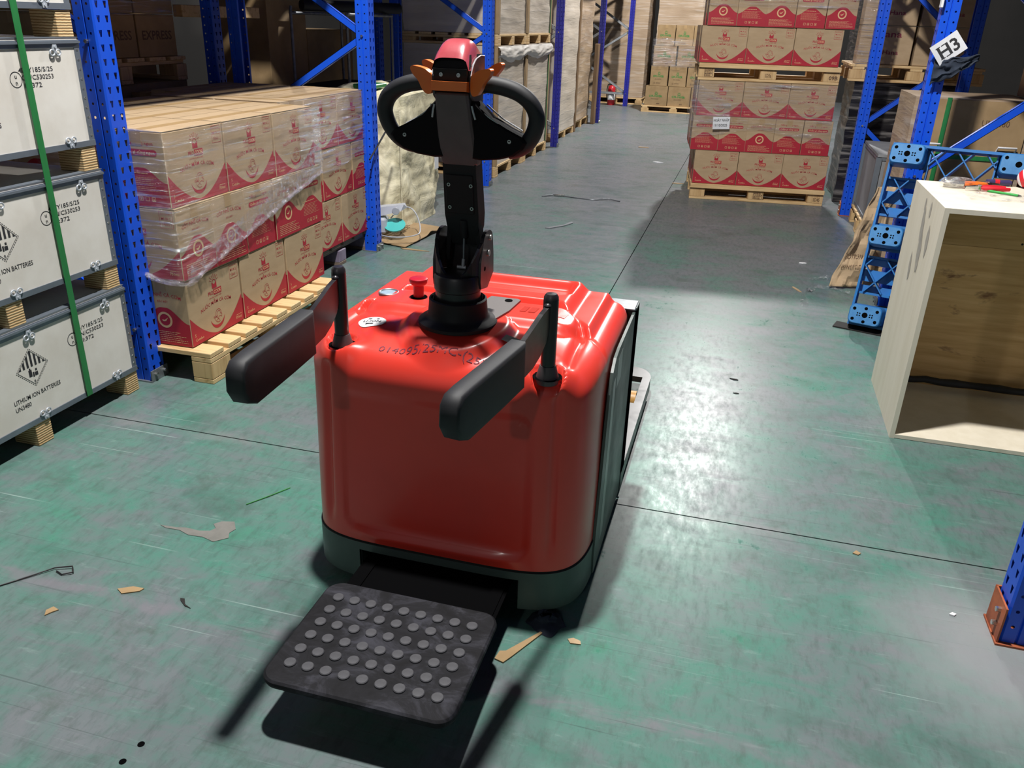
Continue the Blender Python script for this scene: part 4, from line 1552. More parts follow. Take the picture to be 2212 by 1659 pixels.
# ---- stretch film
def film_sheet(mb, pts, zlo, zhi, nz_=26, amp=0.006, seed=0.0, step=0.02, out=None):
    """curtain of film along a plan path; zlo, zhi = functions of the path parameter"""
    L = [0.0]
    for a, b in zip(pts[:-1], pts[1:]):
        L.append(L[-1] + (Vector(b) - Vector(a)).length)
    n = max(6, int(L[-1] / step))

    def at_(s):
        for i in range(len(L) - 1):
            if s <= L[i + 1] + 1e-9:
                return Vector(pts[i]).lerp(Vector(pts[i + 1]), (s - L[i]) / (L[i + 1] - L[i])), i
        return Vector(pts[-1]), len(pts) - 2

    def fn(u, v):
        p, i = at_(L[-1] * u)
        d = (Vector(pts[i + 1]) - Vector(pts[i])).normalized()
        nrm = Vector((d.y, -d.x))
        a, b = zlo(u), zhi(u)
        z = a + (b - a) * v
        k = amp * (fbm((p.x * 2 + p.y * 2, seed, z * 22 - (p.x + p.y) * 3), 1.0, 3) + 0.6 * nz((p.x * 14, p.y * 14, z * 30 + seed)))
        q = p + nrm * (0.006 + abs(k))
        return Vector((q.x, q.y, z))
    mb.grid(fn, n, nz_)


film1 = MB()
# near end of the nearer stack, round its corner and along the aisle side
xf, yn, yf = X0 + 0.004, Y0 - 0.014, Y0 + 1.232
lo1 = lambda u: 0.56 - 0.13 * (u / 0.34) if u < 0.34 else 0.43 + 0.295 * ((u - 0.34) / 0.66) ** 0.95
film_sheet(film1, [(xf - 0.62, yn), (xf, yn), (xf, yf)], lo1, lambda u: 1.062 - 0.004 * sin(u * 40), 60, 0.007, 0.3, 0.018)
wrap1 = film1.build('stretch_film', 'film', smooth=70)
tag(wrap1, 'clear stretch film wrapped round the upper tiers of the nearer left stack', 'stretch film')
rope = []
for i in range(60):
    u = i / 59
    s = u * (0.62 + yf - yn)
    p = (xf - 0.62 + s, yn - 0.012) if s < 0.62 else (xf + 0.012, yn + s - 0.62)
    rope.append((p[0], p[1], lo1(u) + 0.012 * nz((u * 20, 1, 2))))
MB().tube(rope, [0.010 + 0.007 * abs(nz((i * 0.7, 3, 1))) for i in range(60)], 8).build('gathered_hem', 'filmrope', wrap1, smooth=60)
# fan of pulled film from the corner up to the far end
fan = MB()
film_sheet(fan, [(xf + 0.006, yn + 0.02), (xf + 0.010, yf)], lambda u: 0.435 + 0.28 * u, lambda u: 0.50 + 0.38 * u, 14, 0.006, 4.0, 0.02)
fan.build('pulled_fold', 'filmrope', wrap1, smooth=70)
fan = MB()
film_sheet(fan, [(xf + 0.008, yf - 0.22), (xf + 0.010, yf + 0.004)], lambda u: 0.70 + 0.05 * u, lambda u: 1.06, 40, 0.010, 8.0, 0.012)
fan.build('loose_layer', 'filmheavy', wrap1, smooth=70)

film2 = MB()
film_sheet(film2, [(X1 + 0.006, Y1 - 0.28), (X1 + 0.006, Y1 + 0.84)], lambda u: 0.64 + 0.03 * sin(u * 9), lambda u: 1.066, 46, 0.009, 2.1, 0.018)
wrap2 = film2.build('stretch_film', 'filmheavy', smooth=70)
tag(wrap2, 'wrinkled clear film over the top of the farther left stack', 'stretch film')


# ================================================================== battery crates, far left
def battery_crate_parts(root):
    yl, yr, D = -1.06, 0.0, 0.62           # local: front face at x=0, right end at y=0
    z0, z1 = 0.092, 0.458
    # body panels
    MB().bb(-0.012, 0.0, yl, yr, z0 + 0.004, z1 - 0.006).build('front_panel', 'cratewhite', root)
    MB().bb(-D, -0.014, yr - 0.012, yr, z0 + 0.004, z1 - 0.006).build('end_panel', 'cratewhite', root)
    MB().bb(-D, -0.012, yl, yr - 0.013, z0, z0 + 0.012).build('base_panel', 'cratewhite', root)
    MB().bb(-D, 0.0, yl, yr, z1 - 0.006, z1 + 0.006).build('lid_panel', 'cratewhite', root)
    # steel angle rims
    MB().bb(-0.03, 0.0035, yl, yr + 0.004, z1 - 0.026, z1 - 0.0005).bb(0.0035, 0.009, yl, yr + 0.004, z1 - 0.012, z1 - 0.004).bb(-0.03, 0.002, yl, yr + 0.004, z1 + 0.0062, z1 + 0.0085).build('top_rim', 'steelrim', root)
    MB().bb(-0.03, 0.004, yl, yr + 0.004, z0 - 0.002, z0 + 0.018).build('bottom_rim', 'steelrim', root)
    MB().bb(-0.02, 0.0025, yr - 0.022, yr + 0.0025, z0 + 0.018, z1 - 0.026).build('corner_angle', 'steelrim', root)
    MB().bb(-D, 0.0, yr, yr + 0.003, z1 - 0.026, z1).build('end_rim', 'steelrim', root)
    for k in range(10):
        link('rivet', RIV, root, (0.0025, yr - 0.010, z0 + 0.035 + k * 0.033))
    # plywood feet
    for y in (-0.035, -0.515, -0.995):
        for x in (-0.055, -0.56):
            link('foot', FOOT, root, (x, y, 0.0))
    for y in (-0.118, -0.498, -0.878):
        link('clasp', CLASP_T, root, (0.0, y, z1 - 0.02))
        link('clasp', CLASP_B, root, (0.0, y, z0 + 0.008))
    pr = MB()
    fn = plane_fn((0.0006, 0, 0), (0, 1, 0), (0, 0, 1), (1, 0, 0), 0.0)
    uy, uz = -0.303, 0.337
    ring(pr, fn, uy, uz, 0.0232, 0.0258, n=32)
    text(pr, 'u', fn, uy, uz + 0.0035, 0.0150, bold=0.012)
    text(pr, 'n', fn, uy, uz - 0.0175, 0.0150, bold=0.012)
    text(pr, '4D/Y185/S/25', fn, -0.137, 0.358, 0.0155, 'R', 0.008, width=0.150)
    text(pr, 'CN/C530253', fn, -0.139, 0.334, 0.0155, 'R', 0.008, width=0.140)
    text(pr, 'PI:372', fn, -0.197, 0.309, 0.0155, 'R', 0.008, width=0.073)
    pr.build('shipping_marks', 'print', root, fix=False)
    pr = MB()
    text(pr, 'LITHIUM ION BATTERIES', fn, -0.615, 0.193, 0.0165, 'L', 0.008, width=0.215)
    text(pr, 'UN3480', fn, -0.615, 0.166, 0.0165, 'L', 0.008, width=0.070)
    pr.build('contents_text', 'print', root, fix=False)
    pr = MB()
    # hazard diamond: striped top, small battery sign, number
    dc, dz, dr = -0.508, 0.302, 0.072
    def diam(r):
        return [(dc, dz - r), (dc + r, dz), (dc, dz + r), (dc - r, dz)]
    for r, t_, dash in ((dr, 0.0022, True), (dr - 0.007, 0.0016, False)):
        P_ = diam(r)
        for a, b in zip(P_, P_[1:] + P_[:1]):
            n_ = 11 if dash else 1
            for k in range(n_):
                u0, u1 = k / n_, (k + (0.62 if dash else 1.0)) / n_
                p, q = Vector(a).lerp(Vector(b), u0), Vector(a).lerp(Vector(b), u1)
                e = Vector((-(q - p).y, (q - p).x)).normalized() * t_ / 2
                rpoly(pr, fn, [p - e, q - e, q + e, p + e])
    for k in range(7):
        x0 = dc - 0.058 + k * 0.0178
        x1 = x0 + 0.0090
        yb_ = dz + 0.004
        top = lambda x: dz + (dr - 0.009) - abs(x - dc)
        if min(top(x0), top(x1)) > yb_:
            pl = [(x0, yb_), (x1, yb_), (x1, top(x1))] + ([(dc, top(dc))] if x0 < dc < x1 else []) + [(x0, top(x0))]
            rpoly(pr, fn, pl)
    for (a, b, c_, d_) in ((-0.020, -0.006, -0.032, -0.006), (-0.003, 0.004, -0.036, -0.018), (0.006, 0.020, -0.034, -0.020), (-0.016, -0.010, -0.006, 0.0), (0.010, 0.018, -0.016, -0.008)):
        rpoly(pr, fn, [(dc + a, dz + c_), (dc + b, dz + c_), (dc + b, dz + d_), (dc + a, dz + d_)])
    text(pr, '9', fn, dc, dz - 0.060, 0.012, bold=0.008)
    pr.build('hazard_diamond', 'print', root, fix=False)


RIV = MB().lathe([(0.0045, 0.0), (0.0040, 0.0012), (0.0, 0.002)], n=8, rot=Matrix.Rotation(R(90), 3, 'Y'), cap=False).mesh('rivet', 'bright')
FOOT = MB().cbox((0, 0, 0.0445), (0.11, 0.072, 0.089), 0.002).mesh('foot', 'layered')


def clasp_mesh(s):
    mb = MB()
    fn = plane_fn((0.005, 0, 0), (0, 1, 0), (0, 0, 1), (1, 0, 0), 0.0)
    k = -s
    mb.prism([(0.004, a, b * k) for a, b in ((-0.009, -0.006), (0.009, -0.006), (0.012, 0.014), (-0.012, 0.014))], (0.004, 0, 0))
    for sy in (-1, 1):
        path = [(0.0065, sy * 0.0135 + 0.0105 * cos(a), k * (0.021 + 0.0095 * sin(a))) for a in [2 * pi * i / 14 for i in range(14)]]
        mb.tube(path, 0.0028, 6, closed=True)
    mb.cyl((0.006, 0, 0.002 * k), (0.011, 0, 0.002 * k), 0.004, n=10)
    return mb.mesh('clasp', 'latch', smooth=50)


CLASP_T, CLASP_B = clasp_mesh(1), clasp_mesh(-1)
for k, lab in enumerate(('lowest', 'second from the floor', 'third from the floor', 'topmost')):
    c = thing('battery_crate', 'pale plywood battery crate with grey steel edges, %s of its stack' % lab, 'crate', (-2.370, 2.672 - 0.009 * k, 0.4655 * k), 0, 'stacked battery crates')
    battery_crate_parts(c)
sp = MB()
for a, b in ((1.93, 0.095),):
    sp.bb(-2.3605, -2.3592, 2.377, 2.405, b, a)
    sp.bb(-2.99, -2.36, 2.377, 2.405, b - 0.0015, b)
tag(sp.build('packing_strap', 'strap'), 'green plastic strap round the stack of battery crates', 'strap')


# ================================================================== right-hand carton stack in the aisle
RS_ = (0.155, 8.083)
RA_ = R(6.0)


def rpos(a, b, dx=0.0):
    """a along the front face from its middle, b inward"""
    return (RS_[0] + dx + a * cos(RA_) - b * sin(RA_), RS_[1] + a * sin(RA_) + b * cos(RA_))


def pal_r(label, z, dx, marks):
    x, y = rpos(0, 0.5, dx)
    p = pallet(label, (x, y, z), RA_, 1.22, 1.0, 'x', n=7)
    # front face boards and stencilled blocks of a four-way pallet
    board(p, 'front_board', -0.61, 0.61, -0.522, -0.5005, 0.105, 0.143, 'pine')
    pr = MB()
    fn = plane_fn((0, -0.5012, 0), (1, 0, 0), (0, 0, 1), (0, -1, 0), 0)
    for x_, w_, s_ in marks:
        if s_ == '#':
            frame_rect(pr, fn, x_ - w_ / 2, x_ + w_ / 2, 0.030, 0.092, 0.004)
            for r_ in range(4):
                bars(pr, fn, x_ - w_ / 2 + 0.006, x_ + w_ / 2, (0.038 + 0.013 * r_,), 0.007, int(x_ * 100) + r_)
        else:
            text(pr, s_, fn, x_, 0.042, 0.030, bold=0.03 if len(s_) < 4 else 0.01, width=w_)
    pr.build('stencil', 'brownprint', p, fix=False)
    return p


pal_r('lower pine pallet on the floor under the right-hand carton stack', 0.0, 0.0, ((0.02, 0.085, '#'), (0.55, 0.06, 'SD45')))
TN = ['left', 'middle', 'right']
T5 = ['leftmost', 'second from left', 'middle', 'second from right', 'rightmost']


def tier_wide(z, dx, name):
    for i in range(3):
        x, y = rpos(-0.195 * 2 + 0.195 + (i - 0.5) * (CL + 0.003) - 0.004, CW / 2 + 0.004 + jit(0.004), dx)
        carton('%s wide carton, %s of the right-hand stack' % (TN[i], name), x, y, z, RA_ + jit(0.008), 0, 'right-hand stack cartons')
    for k in range(1, 4):
        x, y = rpos(-0.402 - 0.004, CW / 2 + 0.004 + k * (CW + 0.003), dx)
        carton('carton %s behind the left one, %s of the right-hand stack' % (['', 'next', 'second', 'third'][k], name), x, y, z, RA_, 0, 'right-hand stack cartons')


def tier_ends(z, dx, name, kinds):
    for i in range(5):
        x, y = rpos((i - 2) * (CW + (-0.001 if i < 2 else 0.004)) - 0.02, CL / 2 + jit(0.004), dx)
        # local -x faces the camera side when turned by +90 degrees
        carton('%s end-on carton, %s of the right-hand stack' % (T5[i], name), x, y, z, RA_ + R(90) + jit(0.008), 0 if kinds[i] == 's' else 1, 'right-hand stack cartons')
    x, y = rpos(-2 * (CW + 0.002) - 0.02, CL * 1.5 + 0.006, dx)
    carton('carton behind the leftmost one, %s of the right-hand stack' % name, x, y, z, RA_ + R(90), 0, 'right-hand stack cartons')


tier_wide(0.147, 0.0, 'bottom tier')
tier_ends(0.451, -0.02, 'second tier', 'ppspp')
tier_wide(0.755, -0.035, 'third tier')
pal_r('upper pine pallet halfway up the right-hand carton stack', 1.060, -0.045, ((-0.52, 0.075, '#'), (0.0, 0.05, 'SD3a'), (0.555, 0.075, '09B')))
tier_wide(1.207, -0.065, 'fourth tier')
tier_ends(1.511, 0.01, 'fifth tier', 'spsps')
tier_wide(1.815, -0.03, 'topmost tier')

fr = MB()
P2 = lambda a, b, dx: Vector(rpos(a, b, dx))
film_sheet(fr, [P2(-0.635, 1.0, -0.035), P2(-0.635, -0.012, -0.035), P2(0.60, -0.012, -0.035)], lambda u: 0.60 + 0.05 * sin(u * 11), lambda u: 1.055, 36, 0.008, 5.0, 0.025)
wr = fr.build('stretch_film', 'film', smooth=70)
tag(wr, 'clear film round the second and third tiers of the right-hand stack', 'stretch film')
fr = MB()
film_sheet(fr, [P2(-0.645, 0.10, -0.035), P2(-0.640, -0.018, -0.035), P2(-0.30, -0.018, -0.035)], lambda u: 0.66 + 0.05 * u, lambda u: 1.05 - 0.25 * max(0, u - 0.25), 44, 0.016, 9.0, 0.012)
fr.build('crumpled_corner', 'filmheavy', wr, smooth=70)
fr = MB()
film_sheet(fr, [P2(-0.635, 0.9, 0.0), P2(-0.625, -0.012, 0.0), P2(0.62, -0.012, 0.0), P2(0.62, 0.6, 0.0)], lambda u: 1.66, lambda u: 2.10, 26, 0.009, 6.0, 0.03)
tag(fr.build('stretch_film', 'film', smooth=70), 'clear film round the upper tiers of the right-hand stack', 'stretch film')
# paper note
nt = MB()
fn = plane_fn((0, 0, 0), (1, 0, 0), (0, 0, 1), (0, -1, 0), 0.0)
nt.box((0, 0, 0), (0.150, 0.0006, 0.108))
nt.cur = 1
f2 = plane_fn((0, -0.0008, 0), (1, 0, 0), (0, 0, 1), (0, -1, 0), 0.0)
text(nt, 'NGÀY NHẬP', f2, 0.0, 0.013, 0.022, bold=0.015, width=0.138)
text(nt, '11/10/2025', f2, -0.006, -0.030, 0.022, bold=0.015, width=0.118)
note = nt.build('paper_note', ['paper', 'print'], fix=False)
x, y = rpos(-0.370, -0.036, -0.03)
note.location = (x, y, 0.700)
note.rotation_euler = (0, R(-3.0), RA_)
tag(note, 'white paper note with a date stuck on the film of the right-hand stack', 'paper note')


# ================================================================== wrapped goods along the left
def load(label, x0, x1, y0, y1, z0, z1, mat='wrapped', edges=True, amp=0.012, straps=(), group='film wrapped loads'):
    """goods under film: a soft-edged block with wrinkled sides; origin at its base"""
    cx, cy = (x0 + x1) / 2, (y0 + y1) / 2
    o = thing('wrapped_load', label, 'wrapped load', (cx, cy, z0), 0, group)
    hx, hy, H = (x1 - x0) / 2, (y1 - y0) / 2, z1 - z0
    mb = MB()
    per = [(-hx, -hy), (hx, -hy), (hx, hy), (-hx, hy)]

    def fn(u, v):
        s = u * 4
        i = int(s) % 4
        k = s - int(s)
        a, b = Vector(per[i]), Vector(per[(i + 1) % 4])
        p = a.lerp(b, k)
        z = v * H
        d = amp * fbm((p.x * 1.5 + x0, p.y * 1.5 + y0, z * 7), 1.0, 4)
        n_ = p.normalized()
        p = p + n_ * (d - amp)
        return Vector((p.x, p.y, z))
    mb.grid(fn, 96, 40, wrap=True)
    n = len(mb.v)
    mb.face([n - 96 + i for i in range(96)])
    mb.build('wrapped_body', mat, o, smooth=50)
    if edges:
        for (a, b) in ((hx, -hy), (hx, hy)):
            sx, sy = (1, -1 if b < 0 else 1)
            MB().bb(a - 0.05, a + 0.004, min(b, b + sy * 0.005), max(b, b + sy * 0.005), 0.0, H).bb(a - 0.001, a + 0.004, min(b, b - sy * 0.05), max(b, b - sy * 0.05), 0.0, H).build('corner_board', 'kraftdull', o)
    for y in straps:
        MB().bb(hx - 0.001, hx + 0.004, y - cy - 0.006, y - cy + 0.006, 0.0, H).build('strap', 'strap', o)
    return o


XF = -2.452
for k, (ya, yb) in enumerate(((8.26, 9.37), (9.385, 10.50))):
    w_ = ['nearer', 'farther'][k]
    pallet('floor pallet under the %s film wrapped board stack past the tiller' % w_, (XF - 0.5, (ya + yb) / 2, 0), 0, 1.0, yb - ya, 'y', n=6, hgt=0.115, nblock=3, group='pallets under wrapped loads')
    a = load('%s film wrapped board stack standing on the floor past the tiller' % w_, XF - 1.0, XF, ya, yb, 0.117, 1.262, straps=((ya + yb) / 2 + (0.52 if k == 0 else 0.50),))
    g = MB()
    hy = (yb - ya) / 2

    def gat(u, v, ya=ya, hy=hy):
        y = -hy + 2 * hy * u
        sag = 0.10 + 0.05 * sin(pi * u) + 0.02 * nz((u * 6, ya, 0))
        z = 1.140 - sag * v
        b = 0.010 + 0.030 * sin(pi * v) + 0.014 * fbm((u * 5, ya, v * 4 + u * 3), 1.0, 3)
        return Vector((0.5 + b, y, z))
    g.grid(gat, 40, 16)
    g.build('gathered_film', 'wrappedwhite', a, smooth=60)
    pallet('raised pallet under the %s upper wrapped load past the tiller' % w_, (XF - 0.5, (ya + yb) / 2, 1.265), 0, 1.0, yb - ya - 0.01, 'y', n=6, hgt=0.105, group='pallets under wrapped loads')
    load('%s upper film wrapped board stack resting on a raised pallet' % w_, XF - 1.0, XF, ya + 0.005, yb - 0.005, 1.372, 2.085, straps=((ya + yb) / 2 + (0.52 if k == 0 else 0.50),))
pallet('pallet under the tall pale wrapped stack beyond the fourth left post', (-3.0, 11.85, 0), 0, 1.0, 1.20, 'y', n=6, hgt=0.105, group='pallets under wrapped loads')
load('tall pale film wrapped stack between the fourth left post and a brown board', -3.5, -2.49, 11.25, 12.44, 0.107, 2.08, edges=False)
pallet('pallet under the tall brown wrapped carton stack by the fifth left post', (-3.03, 13.18, 0), 0, 1.0, 1.18, 'y', n=6, hgt=0.125, group='pallets under wrapped loads')
load('tall brown film wrapped carton stack beside the leaning plank', -3.53, -2.515, 12.60, 13.74, 0.127, 2.08, 'wrappedkraft', edges=False, amp=0.02)
tag(MB().cbox((-2.515, 12.515, 1.0), (0.05, 0.10, 2.0), 0.004).build('upright_board', 'lath'), 'dark brown upright board between the two tall wrapped stacks', 'board')
pk = MB().cbox((0, 0, 0.60), (0.055, 0.165, 1.20), 0.004).build('leaning_plank', 'lath')
pk.location = (-2.44, 13.72, 0.0)
tag(pk, 'brown wooden plank standing against the fifth left racking post', 'plank')
pallet('pallet under the far wrapped carton tower behind the fire extinguisher', (-2.72, 18.05, 0), 0, 1.15, 1.0, 'x', n=6, hgt=0.13, group='pallets under wrapped loads')
load('tall film wrapped carton tower behind the fire extinguisher', -3.35, -2.14, 17.55, 18.55, 0.132, 2.6, 'wrappedkraft', edges=False, amp=0.015)

# fire extinguisher
fe = thing('fire_extinguisher', 'red fire extinguisher standing on the floor at the far left', 'extinguisher', (-2.72, 17.22, 0))
MB().lathe([(0.07, 0.0), (0.075, 0.01), (0.075, 0.30), (0.066, 0.345), (0.035, 0.37), (0.025, 0.375)], n=24).build('cylinder', 'extred', fe, smooth=40)
MB().lathe([(0.0757, 0.10), (0.0757, 0.24)], n=24, cap=False).build('label_band', 'white', fe, smooth=40)
MB().cyl((0, 0, 0.375), (0, 0, 0.40), 0.02, n=12).beam((-0.02, 0, 0.405), (0.09, -0.02, 0.43), 0.016, 0.012).beam((-0.02, 0, 0.398), (0.075, -0.02, 0.392), 0.014, 0.01).build('valve_handle', 'blackmetal', fe)
MB().tube([(-0.02, 0, 0.39), (-0.08, 0, 0.38), (-0.095, 0, 0.30), (-0.09, 0, 0.12)], 0.010, 8).build('hose', 'rubber', fe, smooth=50)

# ---- far pallet of green-printed cartons
FL_, FW_, FH_ = 0.408, 0.315, 0.345


def flower_print():
    mb = MB()
    for k, fn in enumerate(face_fns(FL_, FW_, FH_, 0.0008)):
        s = 1.0 if k < 2 else 0.80
        mb.cur = 0
        rpoly(mb, fn, [(-0.026 * s, 0.195), (0.026 * s, 0.195), (0.026 * s, 0.225), (0.012 * s, 0.212), (0.0, 0.204), (-0.012 * s, 0.212), (-0.026 * s, 0.225)])
        for a in (-50, 0, 50):
            c_, d_ = Vector((0, 0.222)), Vector((sin(R(a)), cos(R(a))))
            e = Vector((d_.y, -d_.x))
            rpoly(mb, fn, [c_ + d_ * 0.006, c_ + d_ * 0.016 + e * 0.006, c_ + d_ * 0.030, c_ + d_ * 0.016 - e * 0.006])
        ring(mb, fn, -0.112 * s, 0.168, 0.010, 0.018, n=16)
        text(mb, 'FLOWER', fn, 0.014 * s, 0.152, 0.033, bold=0.035, width=0.200 * s, res=1)
        mb.cur = 1
        bars(mb, fn, -0.09 * s, 0.10 * s, (0.122, 0.110), 0.004, k)
        if k < 2:
            bars(mb, fn, 0.02, 0.085, (0.038, 0.030), 0.007, k + 5)
        else:
            ring(mb, fn, -0.095 * s, 0.050, 0.010, 0.014, n=12)
            bars(mb, fn, -0.06 * s, 0.08 * s, (0.045, 0.052), 0.004, k)
    return mb.mesh('printing', ['greenprint', 'brownprint'], fix=False)


FCART, FPRINT, FTAPE = carton_mesh(FL_, FW_, FH_, 'kraftdull'), flower_print(), tape_mesh(FL_, FW_, FH_)


def fcarton(label, x, y, z, rz):
    c = link('printed_carton', FCART, None, (x, y, z), (0, 0, rz))
    tag(c, label, 'carton', 'green printed cartons on the far pallet')
    link('printing', FPRINT, c)
    link('packing_tape', FTAPE, c)


pallet('pine pallet under the far green printed cartons at the end of the aisle', (-1.37, 16.70, 0), R(-2), 1.20, 1.0, 'x', n=7, hgt=0.118)
fz = 0.120
for i in range(3):
    fcarton('%s wide green printed carton, bottom tier of the far pallet' % TN[i], -1.965 + 0.10 + FL_ / 2 + i * (FL_ + 0.012) - 0.06, 16.23 + FW_ / 2, fz, R(-2) + jit(0.01))
for i in range(3):
    fcarton('%s end-on green printed carton, second tier of the far pallet' % TN[i], -1.86 + FW_ / 2 + i * (FW_ + 0.022), 16.235 + FL_ / 2, fz + 0.347, R(88) + jit(0.015))
fcarton('left wide green printed carton under film, third tier of the far pallet', -1.84 + FL_ / 2, 16.24 + FW_ / 2, fz + 0.694, R(-2))
fcarton('right wide green printed carton under film, third tier of the far pallet', -1.84 + FL_ * 1.5 + 0.03, 16.235 + FW_ / 2, fz + 0.694, R(-2))
for i in range(3):
    fcarton('%s end-on green printed carton, top tier of the far pallet' % TN[i], -1.80 + FW_ / 2 + i * (FW_ + 0.010), 16.245 + FL_ / 2, fz + 1.041, R(88) + jit(0.015))
fr = MB()
film_sheet(fr, [(-1.865, 16.9), (-1.865, 16.222), (-0.90, 16.19)], lambda u: fz + 0.68, lambda u: fz + 1.16, 24, 0.010, 3.3, 0.03)
tag(fr.build('stretch_film', 'filmheavy', smooth=70), 'grey film band round the far green printed cartons', 'stretch film')
load('large film wrapped carton rising behind the far green printed cartons', -2.0, -0.85, 17.7, 18.6, 0.004, 2.5, 'wrappedkraft', edges=False, amp=0.015)


# ================================================================== behind the left stacks, in shadow
def plain_carton(label, L, W, H, loc, rz=0.0, mat='kraftdull', words=None, group=None, face=0, ink='brownprint'):
    key = ('pc', L, W, H, mat)
    if key not in _bc:
        _bc[key] = carton_mesh(L, W, H, mat)
        _bc[key + ('t',)] = tape_mesh(L, W, H)
    c = link('plain_carton', _bc[key], None, loc, (0, 0, rz))
    tag(c, label, 'carton', group)
    link('packing_tape', _bc[key + ('t',)], c)
    if words:
        mb = MB()
        fn = face_fns(L, W, H, 0.0008)[face]
        for s, x, y, h, wd in words:
            text(mb, s, fn, x, y, h, bold=0.02, width=wd)
        mb.build('printing', ink, c, fix=False)
    return c


plain_carton('broad shadowed carton carrying the dusky pallet behind the left stacks', 1.16, 0.96, 1.072, (-4.10, 4.40, 0.003), R(90))
pallet('dusky pallet resting on a broad carton behind the left stacks', (-4.10, 4.40, 1.077), 0, 0.98, 1.16, 'x', n=6, mats=('pine', 'piney', 'pineblock'))
for i in range(3):
    plain_carton('%s dusky carton in the lower row on the raised back pallet' % ['left', 'middle', 'right'][i], 0.36, 0.34, 0.24, (-3.80, 4.00 + i * 0.375, 1.223), R(90), words=(('EXPRESS', 0.0, 0.10, 0.05, 0.28),) if i else None)
for i in range(3):
    plain_carton('%s dusky carton in the upper row on the raised back pallet' % ['left', 'middle', 'right'][i], 0.36, 0.34, 0.30, (-3.80, 4.00 + i * 0.375, 1.468), R(90))
fr = MB()
film_sheet(fr, [(-3.622, 3.80), (-3.622, 4.95)], lambda u: 1.46, lambda u: 1.77, 22, 0.008, 7.0, 0.03)
tag(fr.build('stretch_film', 'film', smooth=70), 'film over the upper dusky cartons on the raised back pallet', 'stretch film')
# a second row of cartons reaching back under the shelf
for i in range(4):
    plain_carton('%s shadowed tall carton in the row behind the left stacks' % ORD[i], 0.50, 0.165, 1.0, (-3.528 - 0.004 * (i % 2), 3.08 + i * 0.53, 0.004 + 0.03 * (i % 2)), R(90))
MB_ = MB().cbox((-3.75, 5.62, 1.49), (0.07, 0.95, 0.075), 0.004).build('timber_bearer', 'pine')
tag(MB_, 'pale timber bearer lying on the dark back racking', 'timber')
plain_carton('tall dark carton standing behind the second left post', 0.62, 0.55, 1.62, (-4.06, 6.62, 0.0), R(90))
plain_carton('tall dark carton in the gloom left of the double blue posts', 0.55, 0.5, 1.72, (-4.9, 5.75, 0.0), R(90))
for i in range(2):
    plain_carton('%s dark carton stacked at the back of the third bay' % ['lower', 'upper'][i], 0.9, 0.6, 0.62, (-4.2, 7.6, 0.12 + i * 0.625), R(90))

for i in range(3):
    plain_carton('%s of the dark boxes added to black out the far left wall' % ['nearest', 'middle', 'farthest'][i], 1.5, 0.6, 1.9, (-5.9, 4.2 + i * 1.6, 0.0), R(90), 'dark')  # added boxes, near-black in place of the deep shade before the wall

# tube trolley in the gloom of the third bay
tr = thing('tube_trolley', 'grey steel tube trolley standing in the dark bay behind the tiller', 'trolley', (-3.47, 7.02, 0))
for y in (-0.45, 0.45):
    MB().tube([(-0.25, y, 0.12), (-0.25, y, 1.52), (-0.25, y * 0.98, 1.55)], 0.013, 8).build('post', 'galv', tr, smooth=50)
    MB().tube([(0.25, y, 0.12), (0.25, y, 1.50)], 0.013, 8).build('post', 'galv', tr, smooth=50)
    for x in (-0.25, 0.25):
        MB().cyl((x, y - 0.02, 0.06), (x, y + 0.02, 0.06), 0.06, n=16).build('castor', 'rubber', tr, smooth=40)
for x in (-0.25, 0.25):
    for z in (0.14, 0.92, 1.50):
        MB().tube([(x, -0.46, z), (x, 0.46, z)], 0.013, 8).build('rail', 'galv', tr, smooth=50)
MB().bb(-0.25, 0.25, -0.45, 0.45, 0.150, 0.165).build('shelf', 'dark', tr)
MB().bb(-0.25, 0.25, -0.45, 0.45, 0.930, 0.945).build('shelf', 'dark', tr)
ru = MB().cyl((-0.16, -0.1, 0.0), (0.34, 0.75, 0.0), 0.045, n=18).build('fabric_roll', 'rubber', None, smooth=40)
ru.location = (-3.50, 6.75, 1.560)
tag(ru, 'dark roll laid across the top of the steel tube trolley', 'roll')

# cream woven cover round tall goods
sk = thing('covered_goods', 'tall goods under a creased cream woven cover beyond the second left post', 'covered goods', (-2.80, 6.125, 0))
mb = MB()


def sack(u, v):
    a = 2 * pi * u
    p = 5.0
    ca, sa = cos(a), sin(a)
    z = 0.97 * v
    grow = 1.0 - 0.05 * v + 0.02 * sin(v * 9 + a)
    x = 0.385 * math.copysign(abs(ca) ** (2 / p), ca) * grow
    y = 0.545 * math.copysign(abs(sa) ** (2 / p), sa) * grow
    d = 0.050 * fbm((x * 2.2, y * 2.2 + 4, z * 2.2), 1.3, 5) + 0.018 * fbm((x * 9, y * 9, z * 7), 1.0, 3)
    n_ = Vector((x, y, 0)).normalized()
    return Vector((x, y, z + 0.002)) + n_ * (d - 0.01)


